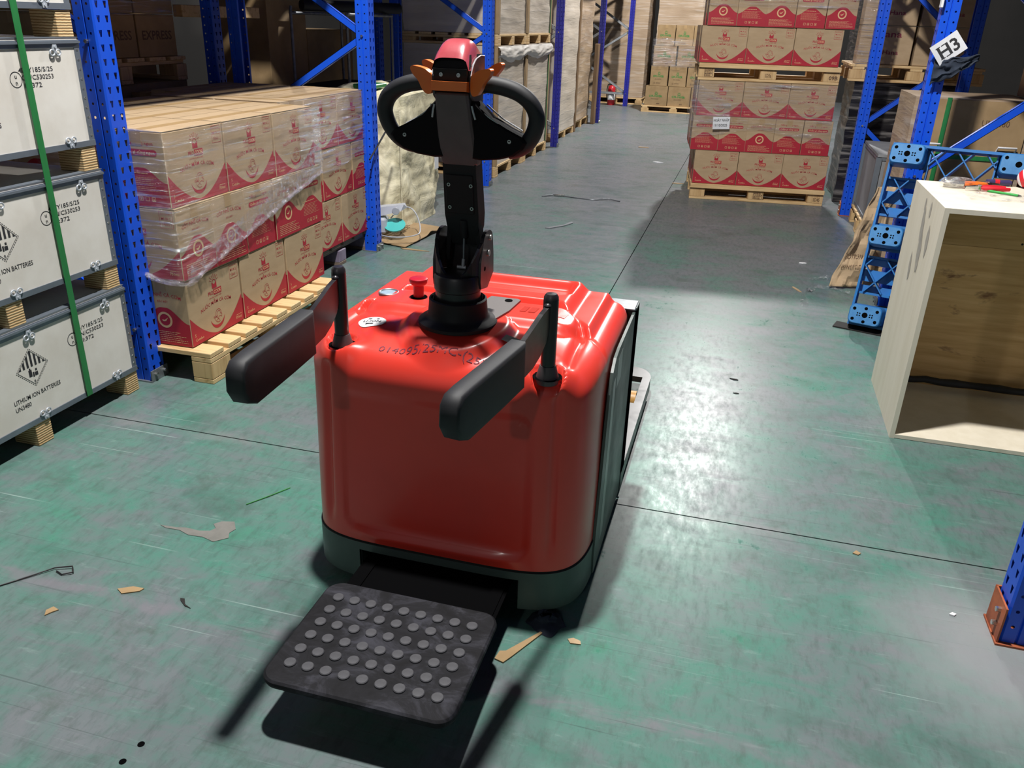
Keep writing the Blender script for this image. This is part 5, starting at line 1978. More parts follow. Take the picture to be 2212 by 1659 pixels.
mb.grid(sack, 150, 70, wrap=True)
n = len(mb.v)
ce = sum((mb.v[n - 150 + i] for i in range(150)), Vector()) / 150
ci = mb.add([ce + Vector((0, 0, 0.03))], [])
for i in range(150):
    mb.face((n - 150 + i, n - 150 + (i + 1) % 150, ci))
mb.build('woven_cover', 'tarp', sk, smooth=60)
mb = MB()
for k, (x, y, r_) in enumerate(((0.15, -0.30, 0.09), (0.18, 0.02, 0.10), (0.20, 0.32, 0.08), (-0.1, -0.1, 0.12), (-0.1, 0.3, 0.11))):
    def lump(u, v, x=x, y=y, r_=r_):
        a, b = 2 * pi * u, pi / 2 * v
        q = Vector((cos(a) * cos(b), sin(a) * cos(b), sin(b)))
        return Vector((x, y, 0.965)) + Vector((q.x * r_ * 1.3, q.y * r_ * 1.7, q.z * r_ * 0.55)) * (1 + 0.25 * nz((q.x * 2 + x * 9, q.y * 2, q.z * 2)))
    mb.grid(lump, 20, 8, wrap=True)
mb.build('crumpled_top', 'tarp', sk, smooth=60)
MB().cbox((0.12, -0.33, 1.035), (0.16, 0.24, 0.03), 0.006).build('green_patch', 'strap', sk)
MB().box((0.392, 0.30, 0.42), (0.002, 0.085, 0.10)).build('tag_label', 'paper', sk)
MB().tube([(0.40, -0.44, 0.02 + 0.05 * i + 0.0) if False else (0.388 + 0.006 * nz((i, 0, 0)), -0.43 + 0.004 * nz((i, 3, 0)), 0.05 * i + 0.03) for i in range(18)], 0.006, 6).build('seam', 'tarp', sk, smooth=60)

# household bits on a flattened carton by the second post
cbm = MB()
cbm.grid(lambda u, v: Vector((-2.62 + 0.40 * u + 0.06 * v, 5.38 + 0.62 * v - 0.10 * u, 0.006 + 0.035 * max(0, fbm((u * 2.5, v * 2.5, 1), 1.0, 3)) + 0.012 * v)), 16, 20)
fcb = cbm.build('flattened_carton', 'kraftdull', smooth=50)
so = fcb.modifiers.new('thickness', 'SOLIDIFY')
so.thickness = 0.005
tag(fcb, 'flattened brown carton on the floor beside the second left post', 'cardboard')
fw = MB()
text(fw, 'HANDLE', lambda x, y: Vector((-2.36 - y, 5.58 + x, 0.058)), 0, 0, 0.05, bold=0.01, width=0.30)
fw.build('printing', 'brownprint', fcb, fix=False)
gd = thing('appliance_head', 'light grey plastic appliance head lying on the flattened carton', 'appliance', (-2.40, 5.46, 0.055), R(14))
MB().hull([(x, y, z) for x, y, z in [(-0.18, -0.05, 0.10), (-0.18, 0.05, 0.10), (0.08, -0.05, 0.17), (0.08, 0.05, 0.17), (0.10, -0.03, 0.215), (0.10, 0.03, 0.215), (-0.16, -0.05, 0.18), (-0.16, 0.05, 0.18), (0.12, 0.0, 0.19)]]).build('housing', 'lgrey', gd, smooth=35)
MB().cbox((-0.09, 0.0, 0.06), (0.13, 0.13, 0.115), 0.015).build('motor_block', 'lgrey', gd, smooth=35)
MB().lathe([(0.0, 0.003), (0.024, 0.003), (0.027, 0.0)], (0.045, -0.0545, 0.170), 20, rot=Matrix.Rotation(R(90), 3, 'X'), cap=False).build('dial', 'silver', gd, smooth=40)
MB().lathe([(0.05, 0.0), (0.075, 0.008), (0.078, 0.02), (0.0, 0.024)], (0.03, -0.02, 0.05), 20, rot=Matrix.Rotation(R(25), 3, 'X'), cap=False).build('turquoise_cap', 'turq', gd, smooth=40)
cp = []
for i in range(40):
    a = -2.2 + 4.6 * i / 39
    cp.append((-2.33 + 0.15 * cos(a), 5.44 + 0.16 * sin(a), 0.072 + 0.15 * max(0, sin(a)) ** 2))
tag(MB().tube(cp, 0.0045, 6).build('cable_loop', 'lgrey', None, smooth=60), 'thin grey cable loop curling over the flattened carton', 'cable')
rd = MB().cyl((-2.345, 5.02, 0.64), (-2.345, 5.42, 0.86), 0.006, n=8)
tag(rd.build('cable_tie', 'rubber'), 'thin black tie hanging off the second left post', 'tie')


# ================================================================== right side: open plywood crate with tools
oc = thing('open_crate', 'open plywood crate lying on its side at the right edge, tools on top', 'crate', (0.722, 3.258, 0))
OW, OD, OH, OT = 0.95, 0.62, 0.930, 0.018
MB().bb(0, OT, 0, OD, 0, OH).build('side_panel', 'plyout', oc)
MB().bb(OW - OT, OW, 0, OD, 0, OH).build('side_panel', 'plyout', oc)
MB().bb(OT, OW - OT, 0, OD, OH - OT, OH).build('top_panel', 'plyout', oc)
MB().bb(OT, OW - OT, 0, OD, 0.002, OT).build('bottom_panel', 'plyout', oc)
MB().bb(OT, OW - OT, OD - OT, OD, OT, OH - OT - 0.24).build('back_panel', 'stained', oc)
MB().bb(OT, OW - OT, OD - OT - 0.004, OD, OH - OT - 0.238, OH - OT).build('back_rail', 'stained', oc)
nl = MB().lathe([(0.0, 0.001), (0.004, 0.001), (0.005, 0.0)], n=8, rot=Matrix.Rotation(R(90), 3, 'X'), cap=False).mesh('nail', 'dark')
for x, z in ((0.10, 0.88), (0.42, 0.87), (0.12, 0.71), (0.46, 0.70)):
    link('nail', nl, oc, (x, OD - OT - 0.0045, z))
# oily patches on the outer side
pt = MB()
rnd = random.Random(3)
for y, z, ry, rz_, t_ in ((0.30, 0.80, 0.028, 0.075, 0.2), (0.16, 0.77, 0.022, 0.060, 0.1), (0.26, 0.71, 0.032, 0.080, 0.25), (0.36, 0.62, 0.018, 0.055, 0.2), (0.22, 0.88, 0.014, 0.03, 0.0), (0.33, 0.88, 0.012, 0.026, 0.0)):
    pts = []
    for i in range(20):
        a = 2 * pi * i / 20
        k = 1 + 0.22 * nz((cos(a) * 2 + y * 9, sin(a) * 2 + z * 9, 1))
        dy, dz = ry * cos(a) * k, rz_ * sin(a) * k
        pts.append((-0.0006 - 0.0015 * y, y + dy + dz * t_, z + dz))
    pt.poly(pts)
M['oil'] = pm('grey_oil_mark', '#97928a', 0.6, b='#b5ad9f', nscale=(30, 30, 14), lo=0.3, hi=0.75)
pt.build('oil_marks', 'oil', oc, fix=False)
# dark sheet bundled inside at the back
wb = MB()
wb.tube([(0.03 + 0.06 * i, OD - 0.075 + 0.02 * nz((i, 5, 0)), 0.060 + 0.012 * nz((i * 0.8, 1, 0))) for i in range(16)], [0.016 + 0.010 * abs(nz((i * 1.3, 2, 2))) for i in range(16)], 8)
bd = wb.build('dark_strap', 'rubber', None, smooth=60)
bd.location = (0.722, 3.258, 0)
tag(bd, 'dark webbing bundled along the inside back of the open crate', 'webbing')

# tools on the crate
TZ = OH + 0.0005
bg = MB()
bg.grid(lambda u, v: Vector((0.84 + 0.055 * cos(2 * pi * u) * sin(pi * v) ** 0.7 * 1.25 + 0.01, 3.745 + 0.038 * sin(2 * pi * u) * sin(pi * v) ** 0.7, TZ + 0.021 - 0.020 * cos(pi * v) * 1.0 + 0.004 * nz((u * 9, v * 9, 0)))), 26, 14, wrap=True)
b_ = bg.build('clear_bag', 'bag', smooth=40)
tag(b_, 'small crumpled clear plastic bag at the left of the tools on the crate', 'bag')
MB().cyl((0.80, 3.745, TZ + 0.016), (0.875, 3.738, TZ + 0.017), 0.012, n=14).build('metal_insert', 'bright', b_, smooth=40)


def handtool(name, label, x, y, rz, handle, jaw, L=0.16):
    o = thing(name, label, 'hand tool', (x, y, TZ), rz)
    for s in (-1, 1):
        MB().tube([(0.0, s * 0.004, 0.013), (0.03, s * 0.016, 0.013), (0.07, s * 0.022, 0.012), (0.11, s * 0.018, 0.012)], [0.006, 0.009, 0.0095, 0.007], 10).build('handle', handle, o, smooth=50)
        MB().hull([(-0.055, s * 0.002, 0.008), (-0.055, s * 0.005, 0.016), (-0.01, s * 0.002, 0.004), (-0.01, s * 0.016, 0.006), (-0.01, s * 0.016, 0.020), (0.01, s * 0.008, 0.008), (0.01, s * 0.008, 0.02)]).build('jaw', jaw, o)
    MB().cyl((0, 0, 0.003), (0, 0, 0.024), 0.008, n=12).build('rivet', 'bright', o)
    return o


handtool('pliers', 'pliers with red handles lying near the front of the crate top', 0.925, 3.700, R(12), 'toolred', 'bright')
handtool('wire_cutters', 'orange handled cutters lying behind the red pliers on the crate', 0.975, 3.800, R(-160), 'orange', 'blackmetal')
sc_ = thing('screwdriver', 'screwdriver with red and violet handle at the back of the crate top', 'screwdriver', (0.965, 3.86, TZ), R(8))
MB().lathe([(0.0, 0.0), (0.012, 0.002), (0.013, 0.03), (0.010, 0.05), (0.0125, 0.09), (0.008, 0.10), (0.0, 0.10)], (0.02, 0, 0.013), 14, rot=Matrix.Rotation(R(90), 3, 'Y'), cap=False).build('handle', 'woolpurple', sc_, smooth=40)
MB().lathe([(0.0132, 0.032), (0.0132, 0.050)], (0.02, 0, 0.013), 14, rot=Matrix.Rotation(R(90), 3, 'Y'), cap=False).build('grip_band', 'toolred', sc_, smooth=40)
MB().cyl((0.02, 0, 0.013), (-0.08, 0, 0.008), 0.003, n=8).build('shaft', 'bright', sc_, smooth=40)
pn = thing('pen', 'slim green pen lying in front of the tools on the crate', 'pen', (0.955, 3.69, TZ), R(-36))
MB().cyl((0, 0, 0.005), (0.115, 0, 0.005), 0.0048, n=10).build('barrel', 'pengreen', pn, smooth=40)
MB().cyl((0.115, 0, 0.005), (0.128, 0, 0.005), 0.004, 0.0012, n=10).build('tip', 'blackmetal', pn, smooth=40)
ba = thing('striped_ball', 'red and white striped ball at the right end of the crate top', 'ball', (1.135, 3.86, TZ))
for k in range(7):
    a0, a1 = -pi / 2 + pi * k / 7, -pi / 2 + pi * (k + 1) / 7
    prof = [(0.040 * cos(a0 + (a1 - a0) * i / 4), 0.040 * sin(a0 + (a1 - a0) * i / 4)) for i in range(5)]
    MB().lathe([(max(r_, 0.0001), z) for r_, z in prof], (0, 0, 0.041), 26, rot=Matrix.Rotation(R(62), 3, 'Y') @ Matrix.Rotation(R(20), 3, 'X'), cap=False).build('stripe', 'toolred' if k % 2 == 0 else 'white', ba, smooth=80)
sh = MB()
sh.grid(lambda u, v: Vector((0.85 + 0.30 * u, 3.47 + 0.16 * v + 0.04 * u, TZ + 0.002 + 0.006 * abs(nz((u * 8, v * 6, 2))))), 24, 14)
tag(sh.build('clear_sheet', 'bag', smooth=60), 'thin clear plastic sheet spread at the front of the crate top', 'plastic sheet')
kn = thing('black_handle', 'black rounded handle standing at the far right end of the crate top', 'handle', (1.165, 3.72, TZ))
MB().lathe([(0.0, 0.0), (0.030, 0.001), (0.038, 0.02), (0.036, 0.06), (0.024, 0.085), (0.0, 0.092)], n=24, cap=False).build('knob', 'black', kn, smooth=60)
MB().lathe([(0.031, 0.0005), (0.0385, 0.018), (0.0388, 0.022)], n=24, cap=False).build('base_ring', 'rubber', kn, smooth=60)


# ================================================================== blue plastic pallet on edge
bp = thing('plastic_pallet', 'blue plastic pallet standing on edge behind the open crate', 'pallet', (0.655, 4.565, 0.042))
bp.rotation_euler = (R(-16.5), 0, R(-17.5))
BWD, BHT, BTH = 1.20, 0.985, 0.145          # width, height on edge, thickness; feet at local y=0, deck at y=BTH
ft_me = MB()
rows = []
for y, ins in ((0.0, 0.004), (0.004, 0.0), (0.10, -0.006)):
    rows.append([(x, y, z) for x, z in rrect(-0.082 + ins, 0.082 - ins, -0.052 + ins, 0.052 - ins, 0.026, 5)])
n = len(rows[0])
ft_me.v.extend(Vector(p) for rw in rows for p in rw)
for j in range(2):
    for i in range(n):
        ft_me.face((j * n + i, j * n + (i + 1) % n, (j + 1) * n + (i + 1) % n, (j + 1) * n + i))
ft_me.face(range(n))
FTM = ft_me.mesh('foot', 'bplastic', smooth=35)
FTM.materials.append(M['bplastic2'])
FTM.polygons[len(FTM.polygons) - 1].material_index = 1
hol = MB().lathe([(0.0, 0.0008), (0.0085, 0.0008), (0.009, 0.0)], n=12, rot=Matrix.Rotation(R(90), 3, 'X'), cap=False).mesh('drain_hole', 'cavity')
holb = MB().lathe([(0.0, 0.0008), (0.0145, 0.0008), (0.015, 0.0)], n=14, rot=Matrix.Rotation(R(90), 3, 'X'), cap=False).mesh('drain_hole', 'cavity')
xs_ = [0.088, 0.60, 1.112]
zs_ = [0.062, 0.492, 0.922]
for i, x in enumerate(xs_):
    for j, z in enumerate(zs_):
        if i == 1 and j == 1:
            pass
        f_ = link('foot', FTM, bp, (x, 0, z))
        if i < 2:
            link('drain_hole', holb, f_, (0, 0, 0))
            for a, b in ((-0.058, -0.028), (-0.058, 0.028), (0.058, -0.028), (0.058, 0.028)) + (((0.0, 0.036), (0.0, -0.036)) if i == 0 else ()):
                link('drain_hole', hol, f_, (a, 0, b))
            if i == 0:
                for a in (-0.032, 0.032):
                    for da, db in ((0.006, 0.006), (-0.006, 0.006), (0.006, -0.006), (-0.006, -0.006)):
                        link('drain_hole', hol, f_, (a + da, 0.0001, db), None, (0.45, 1, 0.45))
# deck frame and lattice ribs
for nm, a in (('rim_rail', (0, BWD, 0, 0.014)), ('rim_rail', (0, BWD, BHT - 0.014, BHT)), ('rim_rail', (0, 0.012, 0.014, BHT - 0.014)), ('rim_rail', (BWD - 0.012, BWD, 0.014, BHT - 0.014))):
    MB().bb(a[0], a[1], 0.072, BTH, a[2], a[3]).build(nm, 'bplastic', bp)
for z0, z1 in ((0.175, 0.187), (0.372, 0.384), (0.602, 0.614), (0.800, 0.812)):
    MB().bb(0.012, BWD - 0.012, 0.10, BTH, z0, z1).build('cross_rib', 'bplastic', bp)
for x0 in (0.19, 0.50, 0.70, 1.01):
    MB().bb(x0 - 0.004, x0 + 0.004, 0.10, BTH, 0.014, BHT - 0.014).build('long_rib', 'bplastic', bp)
def clip_diag(x, z, dx, dz, X0_, X1_, Z0_, Z1_):
    t0, t1 = -9, 9
    for p, d, a, b in ((x, dx, X0_, X1_), (z, dz, Z0_, Z1_)):
        u, v = (a - p) / d, (b - p) / d
        t0, t1 = max(t0, min(u, v)), min(t1, max(u, v))
    return (x + dx * t0, z + dz * t0, x + dx * t1, z + dz * t1) if t1 - t0 > 0.04 else None
for reg in ((0.014, BWD - 0.014, 0.187, 0.372), (0.014, BWD - 0.014, 0.614, 0.800), (0.19, 0.50, 0.014, 0.175), (0.19, 0.50, 0.812, BHT - 0.014), (0.70, 1.01, 0.812, BHT - 0.014)):
    for s in (-1, 1):
        k = -1.2
        while k < 2.6:
            c_ = clip_diag(k, 0.5, 0.62, s * 0.78, *reg)
            if c_:
                p0, p1 = Vector((c_[0], 0, c_[1])), Vector((c_[2], 0, c_[3]))
                MB().beam(p0 + Vector((0, 0.115, 0)), p1 + Vector((0, 0.115, 0)), 0.006, 0.058, up=(0, 1, 0)).build('diagonal_rib', 'bplastic', bp)
            k += 0.135
# deck skin: strips with openings between
for z0, z1 in ((0.187, 0.225), (0.245, 0.31), (0.335, 0.372), (0.614, 0.655), (0.675, 0.74), (0.765, 0.80)):
    MB().bb(0.012, BWD - 0.012, BTH - 0.006, BTH, z0, z1).build('deck_strip', 'bplastic', bp)
for z0, z1 in ((0.014, 0.12), (0.42, 0.565), (0.87, BHT - 0.014)):
    for x0, x1 in ((0.012, 0.19), (0.50, 0.70), (1.01, BWD - 0.012)):
        MB().bb(x0, x1, BTH - 0.006, BTH, z0, z1).build('deck_patch', 'bplastic', bp)
bm_ = MB().cbox((0.34, 0.05, 0.004), (0.72, 0.10, 0.007), 0.001).build('dark_board', 'dark')
bm_.location = (0.62, 4.60, 0.0)
bm_.rotation_euler = (0, 0, R(-17))
tag(bm_, 'thin dark board lying under the bottom edge of the blue plastic pallet', 'board')


# ================================================================== right racking contents
wbx = load('tall film wrapped carton with green straps behind the blue plastic pallet', 0.945, 1.62, 5.66, 6.28, 0.147, 1.155, 'wrappedkraft', edges=False, amp=0.006, group='right racking goods')
MB().bb(-0.30, 0.30, -0.318, -0.312, 0.0, 1.0).build('front_panel', 'kraftdull', wbx)
MB().bb(-0.16, -0.135, -0.324, -0.3185, 0.0, 1.01).build('strap', 'strap', wbx)
MB().bb(-0.33, 0.33, -0.324, -0.3185, 0.66, 0.685).build('strap', 'strap', wbx)
for x in (-0.20, 0.22):
    MB().tube([(x - 0.05, -0.32, 0.72), (x - 0.05, -0.34, 0.745), (x + 0.05, -0.34, 0.745), (x + 0.05, -0.32, 0.72)], 0.006, 8).build('carry_handle', 'white', wbx, smooth=50)
wt = MB()
text(wt, 'UN3480', plane_fn((0, -0.3185, 0), (1, 0, 0), (0, 0, 1), (0, -1, 0), 0.0006), 0.13, 0.86, 0.035, bold=0.0, width=0.15)
wt.build('printing', 'brownprint', wbx, fix=False)
pallet('pallet under the film wrapped carton with green straps', (1.28, 5.97, 0), 0, 0.72, 0.66, 'x', n=5)
bx = plain_carton('broad brown carton beside the green strapped one in the right racking', 0.95, 0.60, 0.98, (2.16, 5.95, 0.16), 0.0)
# grey steel-edged crate on a pallet beside the far right post
pallet('worn pallet with a knotted block beside the far right post', (1.30, 7.18, 0), 0, 0.70, 0.90, 'x', n=5)
gc = thing('battery_crate', 'grey steel edged crate low in the right racking beside the far post', 'crate', (1.30, 7.18, 0.146), 0)
M['greypanel'] = pm('grey_panel', '#8d8f92', 0.55, b='#7d7f83', nscale=(5, 5, 5))
MB().bb(-0.33, 0.33, -0.42, 0.42, 0.0, 0.50).build('body', 'greypanel', gc)
for x in (-0.33, 0.33):
    for y in (-0.42, 0.42):
        MB().bb(x - 0.02, x + 0.02, y - 0.02, y + 0.02, 0.0, 0.50).build('corner_angle', 'steelrim', gc)
for z in (0.0, 0.48):
    for y in (-0.42, 0.42):
        MB().bb(-0.31, 0.31, y - 0.006, y + 0.006, z, z + 0.03).build('edge_rim', 'steelrim', gc)
    for x in (-0.33, 0.33):
        MB().bb(x - 0.006, x + 0.006, -0.40, 0.40, z, z + 0.03).build('edge_rim', 'steelrim', gc)
MB().bb(-0.34, 0.34, -0.43, 0.43, 0.505, 0.525).build('lid', 'greypanel', gc)

# black wrapped goods and the cartons above them past the far right post
M['blackfilm'] = wrapped('black_film_goods', '#2a2628', '#161416')
load('black film wrapped goods on the floor past the far right post', 0.86, 1.75, 8.42, 9.3, 0.005, 1.085, 'blackfilm', edges=False, amp=0.02, group='right racking goods')
pallet('raised pallet under the mixed cartons past the far right post', (1.36, 8.86, 1.09), 0, 1.10, 0.95, 'x', n=6, mats=('pine', 'piney', 'pineblock'))
for i in range(2):
    for k in range(2):
        plain_carton('%s %s carton with faded maroon script past the far right post' % (['lower', 'upper'][k], ['left', 'right'][i]), 0.44, 0.30, 0.315, (1.07 + i * 0.465, 8.56, 1.237 + k * 0.320), jit(0.02), 'kraft', words=(('Kana', 0.02, 0.225, 0.05, 0.20), ('Hana', 0.05, 0.085, 0.035, 0.13)), ink='maroon')
fr = MB()
film_sheet(fr, [(0.835, 9.2), (0.835, 8.395), (1.05, 8.395)], lambda u: 1.18, lambda u: 1.88, 30, 0.012, 1.5, 0.02)
tag(fr.build('stretch_film', 'filmheavy', smooth=70), 'loose clear film at the left edge of the raised mixed cartons', 'stretch film')
for i in range(2):
    plain_carton('%s dark carton deep in the right racking' % ['lower', 'upper'][i], 1.1, 0.8, 0.85, (2.75, 7.2, 0.02 + 0.86 * i))
plain_carton('large dim carton high at the right edge of the photo', 0.9, 0.7, 0.62, (2.05, 5.75, 1.16))

# hanging H3 tag and the dark ties on the second right post
tg = MB()
tg.grid(lambda u, v: Vector((-0.075 + 0.15 * u, -0.010 * sin(pi * u) + 0.012 * v * u, -0.055 + 0.11 * v)), 8, 6)
f3 = lambda x, y: Vector((x, -0.010 * sin(pi * (x + 0.075) / 0.15) + 0.012 * ((y + 0.055) / 0.11) * ((x + 0.075) / 0.15) - 0.0012, y))
tg.cur = 1
text(tg, 'H3', f3, 0.0, -0.030, 0.062, bold=0.02, width=0.105)
for x in (-0.046, -0.018):
    for y in (-0.031, 0.030):
        rpoly(tg, f3, [(x - 0.010, y - 0.002), (x + 0.012, y - 0.002), (x + 0.012, y + 0.002), (x - 0.010, y + 0.002)])
h3 = tg.build('hanging_tag', ['paper', 'print'], fix=False)
h3.location = (0.952, 5.06, 1.435)
h3.rotation_euler = (R(-6), R(-38), R(8))
tag(h3, 'tilted white H3 paper tag on the second right racking post', 'tag')
rg = MB()
rg.grid(lambda u, v: Vector((0.90 + 0.21 * u, 5.065 - 0.03 * sin(pi * u) + 0.02 * nz((u * 5, v * 5, 3)), 1.375 - (0.13 - 0.10 * u) * v + 0.03 * u + 0.02 * nz((u * 6, v * 4, 8)))), 18, 12)
rgo = rg.build('dark_rag', 'rag', None, smooth=60)
so = rgo.modifiers.new('thickness', 'SOLIDIFY')
so.thickness = 0.006
tag(rgo, 'dark rag draped on the second right racking post under the tag', 'rag')
tag(MB().cbox((0.878, 5.09, 1.655), (0.012, 0.05, 0.06), 0.002).build('white_clip', 'white'), 'small white clip at the top of the second right racking post', 'clip')


# ================================================================== crumpled carton and film by the blue pallet
cr = MB()


def crump(u, v):
    # slumps from the floor up and back against the racking
    y = 5.40 + 0.26 * v + 0.06 * u
    z = 0.006 + 0.60 * v ** 1.05
    x = 0.625 + 0.21 * v + (0.21 - 0.08 * v) * u
    f = 0.055 * abs(((v * 4.3 + 0.25 * u) % 1.0) - 0.5) + 0.035 * fbm((u * 2.2, v * 3.5, 2), 1.0, 3)
    return Vector((x + 0.2 * f, y - f, max(0.006, z + 0.3 * f)))


cr.grid(crump, 14, 34)
crm = cr.build('crumpled_carton', 'kraft', smooth=20)
so = crm.modifiers.new('thickness', 'SOLIDIFY')
so.thickness = 0.004
tag(crm, 'crumpled brown carton slumped on the floor beside the blue plastic pallet', 'cardboard')
ct = MB()
cfn_ = lambda x, y: crump(min(1, max(0, 0.40 + x * 4.0)), min(1, max(0, 0.25 + y * 1.6))) + Vector((-0.004, -0.012, 0.002))
text(ct, 'BOTTOM', cfn_, 0.0, 0.03, 0.030, bold=0.0, width=0.13)
text(ct, 'DO NOT CUT', cfn_, 0.0, -0.03, 0.022, bold=0.0, width=0.14)
ct.build('printing', 'brownprint', crm, fix=False)
fs = MB()


def scrap(path, w_, seed):
    def fn(u, v):
        k = u * (len(path) - 1)
        i = min(int(k), len(path) - 2)
        p = Vector(path[i]).lerp(Vector(path[i + 1]), k - i)
        d = (Vector(path[i + 1]) - Vector(path[i])).normalized()
        nr = Vector((-d.y, d.x, 0))
        return p + nr * (v - 0.5) * w_ * (0.7 + 0.6 * nz((u * 6, seed, 0))) + Vector((0, 0, 0.004 + 0.035 * abs(fbm((u * 5, v * 2, seed), 1.0, 3))))
    return fn


fs.grid(scrap([(0.47, 4.93, 0), (0.47, 5.18, 0), (0.55, 5.34, 0), (0.66, 5.36, 0), (0.75, 5.28, 0)], 0.045, 1.0), 50, 6)
fs1 = fs.build('film_scrap', 'bag', smooth=60)
tag(fs1, 'curl of clear plastic film on the floor left of the blue plastic pallet', 'plastic film')
fs = MB()
fs.grid(scrap([(0.53, 5.52, 0), (0.60, 5.58, 0), (0.66, 5.60, 0)], 0.05, 3.0), 24, 6)
tag(fs.build('film_scrap', 'bag', smooth=60), 'short clear film scrap touching the crumpled carton', 'plastic film')

# ================================================================== litter on the floor
def flake(label, x, y, pts, h=0.003, mat='kraftdull', rz=0.0, cat='scrap', name='floor_scrap', curl=0.0):
    o = MB().prism([(a, b, 0.0005 + curl * a * a) for a, b in pts], (0, 0, h)).build(name, mat)
    o.location = (x, y, 0)
    o.rotation_euler = (0, 0, rz)
    return tag(o, label, cat)


flake('tan leaf-shaped paper scrap on the floor left of the step', -1.498, 1.52, [(-0.035, -0.006), (-0.01, -0.020), (0.03, 0.004), (0.034, 0.018), (0.0, 0.016)])
flake('small torn tan scrap on the floor near the left edge', -1.637, 1.384, [(-0.014, -0.004), (-0.002, -0.022), (0.006, -0.006), (0.016, 0.008), (-0.006, 0.014)])
flake('tiny dark crumb on the floor between the scrap and the step', -1.318, 1.521, [(-0.025, 0.012), (-0.018, 0.004), (0.006, -0.012), (0.028, -0.016), (0.004, -0.006), (-0.012, 0.014)], 0.002, 'dark')
flake('torn brown tape stuck to the floor between the crates and the truck', -1.50, 1.82, [(-0.125, 0.002), (-0.10, -0.006), (-0.05, -0.004), (-0.01, -0.018), (0.04, -0.014), (0.085, -0.026), (0.118, 0.006), (0.105, 0.030), (0.112, 0.055), (0.085, 0.090), (0.045, 0.078), (0.030, 0.058), (0.050, 0.040), (0.042, 0.022), (0.010, 0.012), (-0.04, 0.014), (-0.07, 0.006)], 0.0012, 'floorgrey') if M.setdefault('floorgrey', pm('dusty_tape', '#75736e', 0.85, b='#696863', nscale=(20, 20, 20))) else None
flake('long brown cardboard sliver under the right rear corner of the truck', -0.405, 1.615, [(-0.035, -0.045), (-0.010, -0.052), (0.005, -0.025), (0.06, 0.085), (0.055, 0.09), (-0.015, -0.010), (-0.03, -0.015)], 0.004, 'kraftdull')
flake('small tan cardboard flake right of the truck corner', -0.258, 1.695, [(-0.018, 0.004), (-0.008, -0.010), (0.020, -0.006), (0.016, 0.006), (-0.004, 0.012)], 0.003, 'kraft')
flake('small dark chip on the floor right of the truck', 0.097, 3.654, [(-0.02, 0.006), (0.0, -0.008), (0.02, -0.004), (0.012, 0.006)], 0.003, 'dark')
flake('grey chip on the floor below the dark chip', 0.111, 3.495, [(-0.014, 0.0), (0.0, -0.006), (0.014, 0.0), (0.0, 0.006)], 0.002, 'dark')
flake('pale flake on the floor near the right joint line', 0.511, 2.361, [(-0.012, -0.006), (0.004, -0.012), (0.013, 0.0), (0.0, 0.012)], 0.003, 'kraftdull')
flake('white chip on the floor beside the near right post', 0.745, 2.13, [(-0.010, -0.004), (0.002, -0.008), (0.010, 0.002), (0.0, 0.007)], 0.004, 'white')
flake('tan peel on the floor by the curl of plastic film', 0.435, 5.28, [(-0.02, 0.05), (-0.028, 0.03), (0.01, -0.05), (0.028, -0.06), (0.012, -0.01)], 0.003, 'kraft')
flake('white pellet on the floor left of the crumpled carton', 0.50, 5.95, [(-0.025, -0.006), (0.0, -0.012), (0.025, 0.0), (0.01, 0.012), (-0.02, 0.006)], 0.006, 'white')
flake('cardboard splinter on the floor before the second left post', -2.14, 5.26, [(-0.11, 0.01), (-0.08, -0.012), (0.02, -0.010), (0.11, 0.0), (0.03, 0.008), (-0.05, 0.018)], 0.004, 'kraftdull')
flake('pale wood chip on the floor in front of the right-hand stack', -0.62, 8.75, [(-0.06, 0.0), (0.0, -0.02), (0.06, 0.01), (0.0, 0.02)], 0.008, 'kraft')
flake('cream fragment on the floor far along the aisle', -1.30, 11.3, [(-0.07, -0.01), (0.07, -0.015), (0.06, 0.015), (-0.06, 0.02)], 0.008, 'kraft')
flake('pale fragment lying on the aisle floor left of the joint', -0.98, 10.1, [(-0.06, 0.0), (0.0, -0.03), (0.07, 0.0), (0.0, 0.02)], 0.006, 'paper')
wr_ = [(-1.764, 7.50, 0.004), (-1.66, 7.60, 0.012), (-1.50, 7.57, 0.006), (-1.29, 7.53, 0.004), (-1.15, 7.60, 0.012), (-1.02, 7.56, 0.004)]
wl = [Vector(wr_[i]).lerp(Vector(wr_[i + 1]), k / 6) for i in range(5) for k in range(6)]
w1 = MB().tube(wl, 0.006, 6).build('wire_strip', 'galv', None, smooth=60)
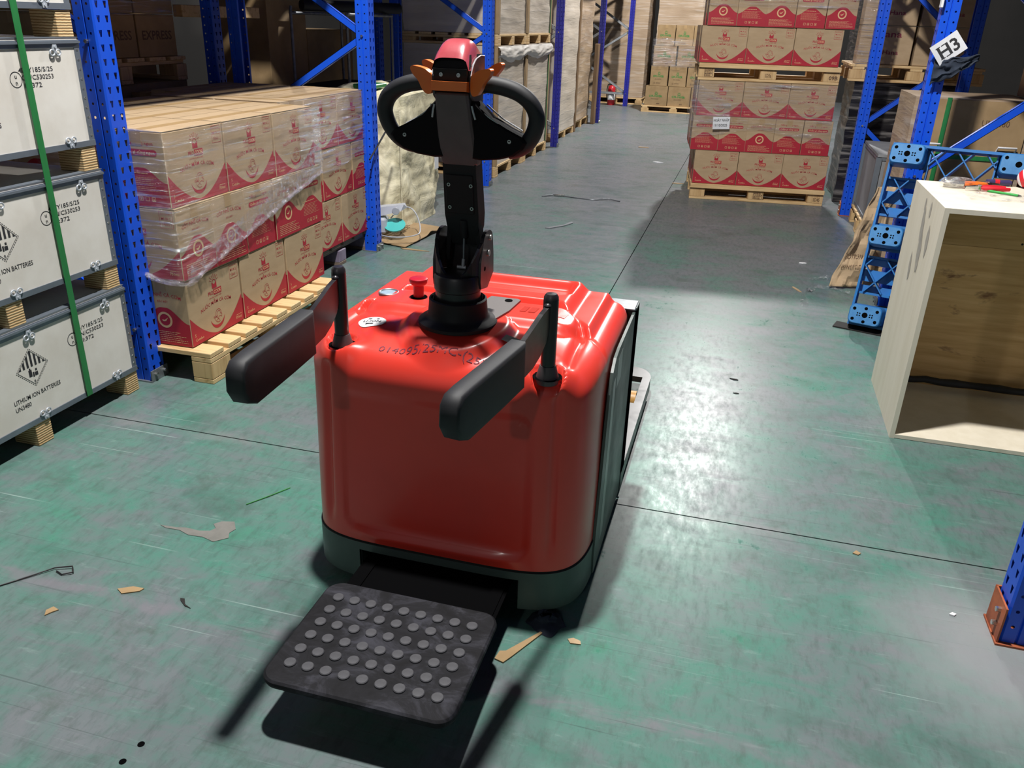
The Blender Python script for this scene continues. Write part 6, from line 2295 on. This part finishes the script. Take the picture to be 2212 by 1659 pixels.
tag(w1, 'long thin plastic strip lying across the aisle floor', 'strip')
MB().cbox((-1.62, 7.59, 0.010), (0.10, 0.03, 0.014), 0.003).build('silver_end', 'bright', w1)
flake('grey metal sliver on the aisle floor behind the tiller', -1.34, 6.40, [(-0.10, -0.13), (-0.06, -0.135), (0.03, 0.0), (0.075, 0.12), (0.06, 0.16), (0.04, 0.13), (0.02, 0.03)], 0.006, 'galv')
lw = [(-1.86, 1.415, 0.002), (-1.80, 1.49, 0.004), (-1.765, 1.535, 0.006), (-1.72, 1.555, 0.008), (-1.70, 1.535, 0.006), (-1.725, 1.518, 0.004), (-1.76, 1.530, 0.004)]
tag(MB().tube([Vector(lw[i]).lerp(Vector(lw[i + 1]), k / 4) for i in range(6) for k in range(4)], 0.0022, 6).build('wire_loop', 'blackmetal', None, smooth=60), 'looped dark wire on the floor near the left edge', 'wire')
tag(MB().tube([(-1.435, 2.01, 0.002), (-1.39, 2.08, 0.003), (-1.352, 2.15, 0.002)], 0.0020, 6).build('straw_sliver', 'greenprint', None, smooth=60), 'thin green plastic sliver on the floor left of the truck', 'sliver')
ra = MB()
ra.grid(lambda u, v: Vector((-0.345 + 0.055 * cos(2 * pi * u) * (1 - v * 0.75), 1.745 + 0.045 * sin(2 * pi * u) * (1 - v * 0.75), 0.001 + 0.030 * v)) + Vector((0.016 * nz((u * 7, v * 3, 1)), 0.016 * nz((u * 7, v * 3, 4)), 0.010 * nz((u * 9, v * 5, 7)) * v)), 30, 8, wrap=True)
tag(ra.build('dark_rag', 'rag', None, smooth=60), 'crumpled dark rag on the floor under the right rear corner of the truck', 'rag')
for k, (x, y) in enumerate(((-1.115, 1.079), (-1.122, 1.028))):
    o = MB().lathe([(0.008, 0.0002), (0.0075, 0.0010), (0.005, 0.0008), (0.0, 0.0006)], (x, y, 0), 16, cap=False).build('anchor_hole', 'cavity')  # flat disc, its near-black colour stands for the shade in the hole
    tag(o, '%s of the two small dark anchor holes in the floor' % ['upper', 'lower'][k], 'floor hole')

bpy.data.objects.remove(_to)
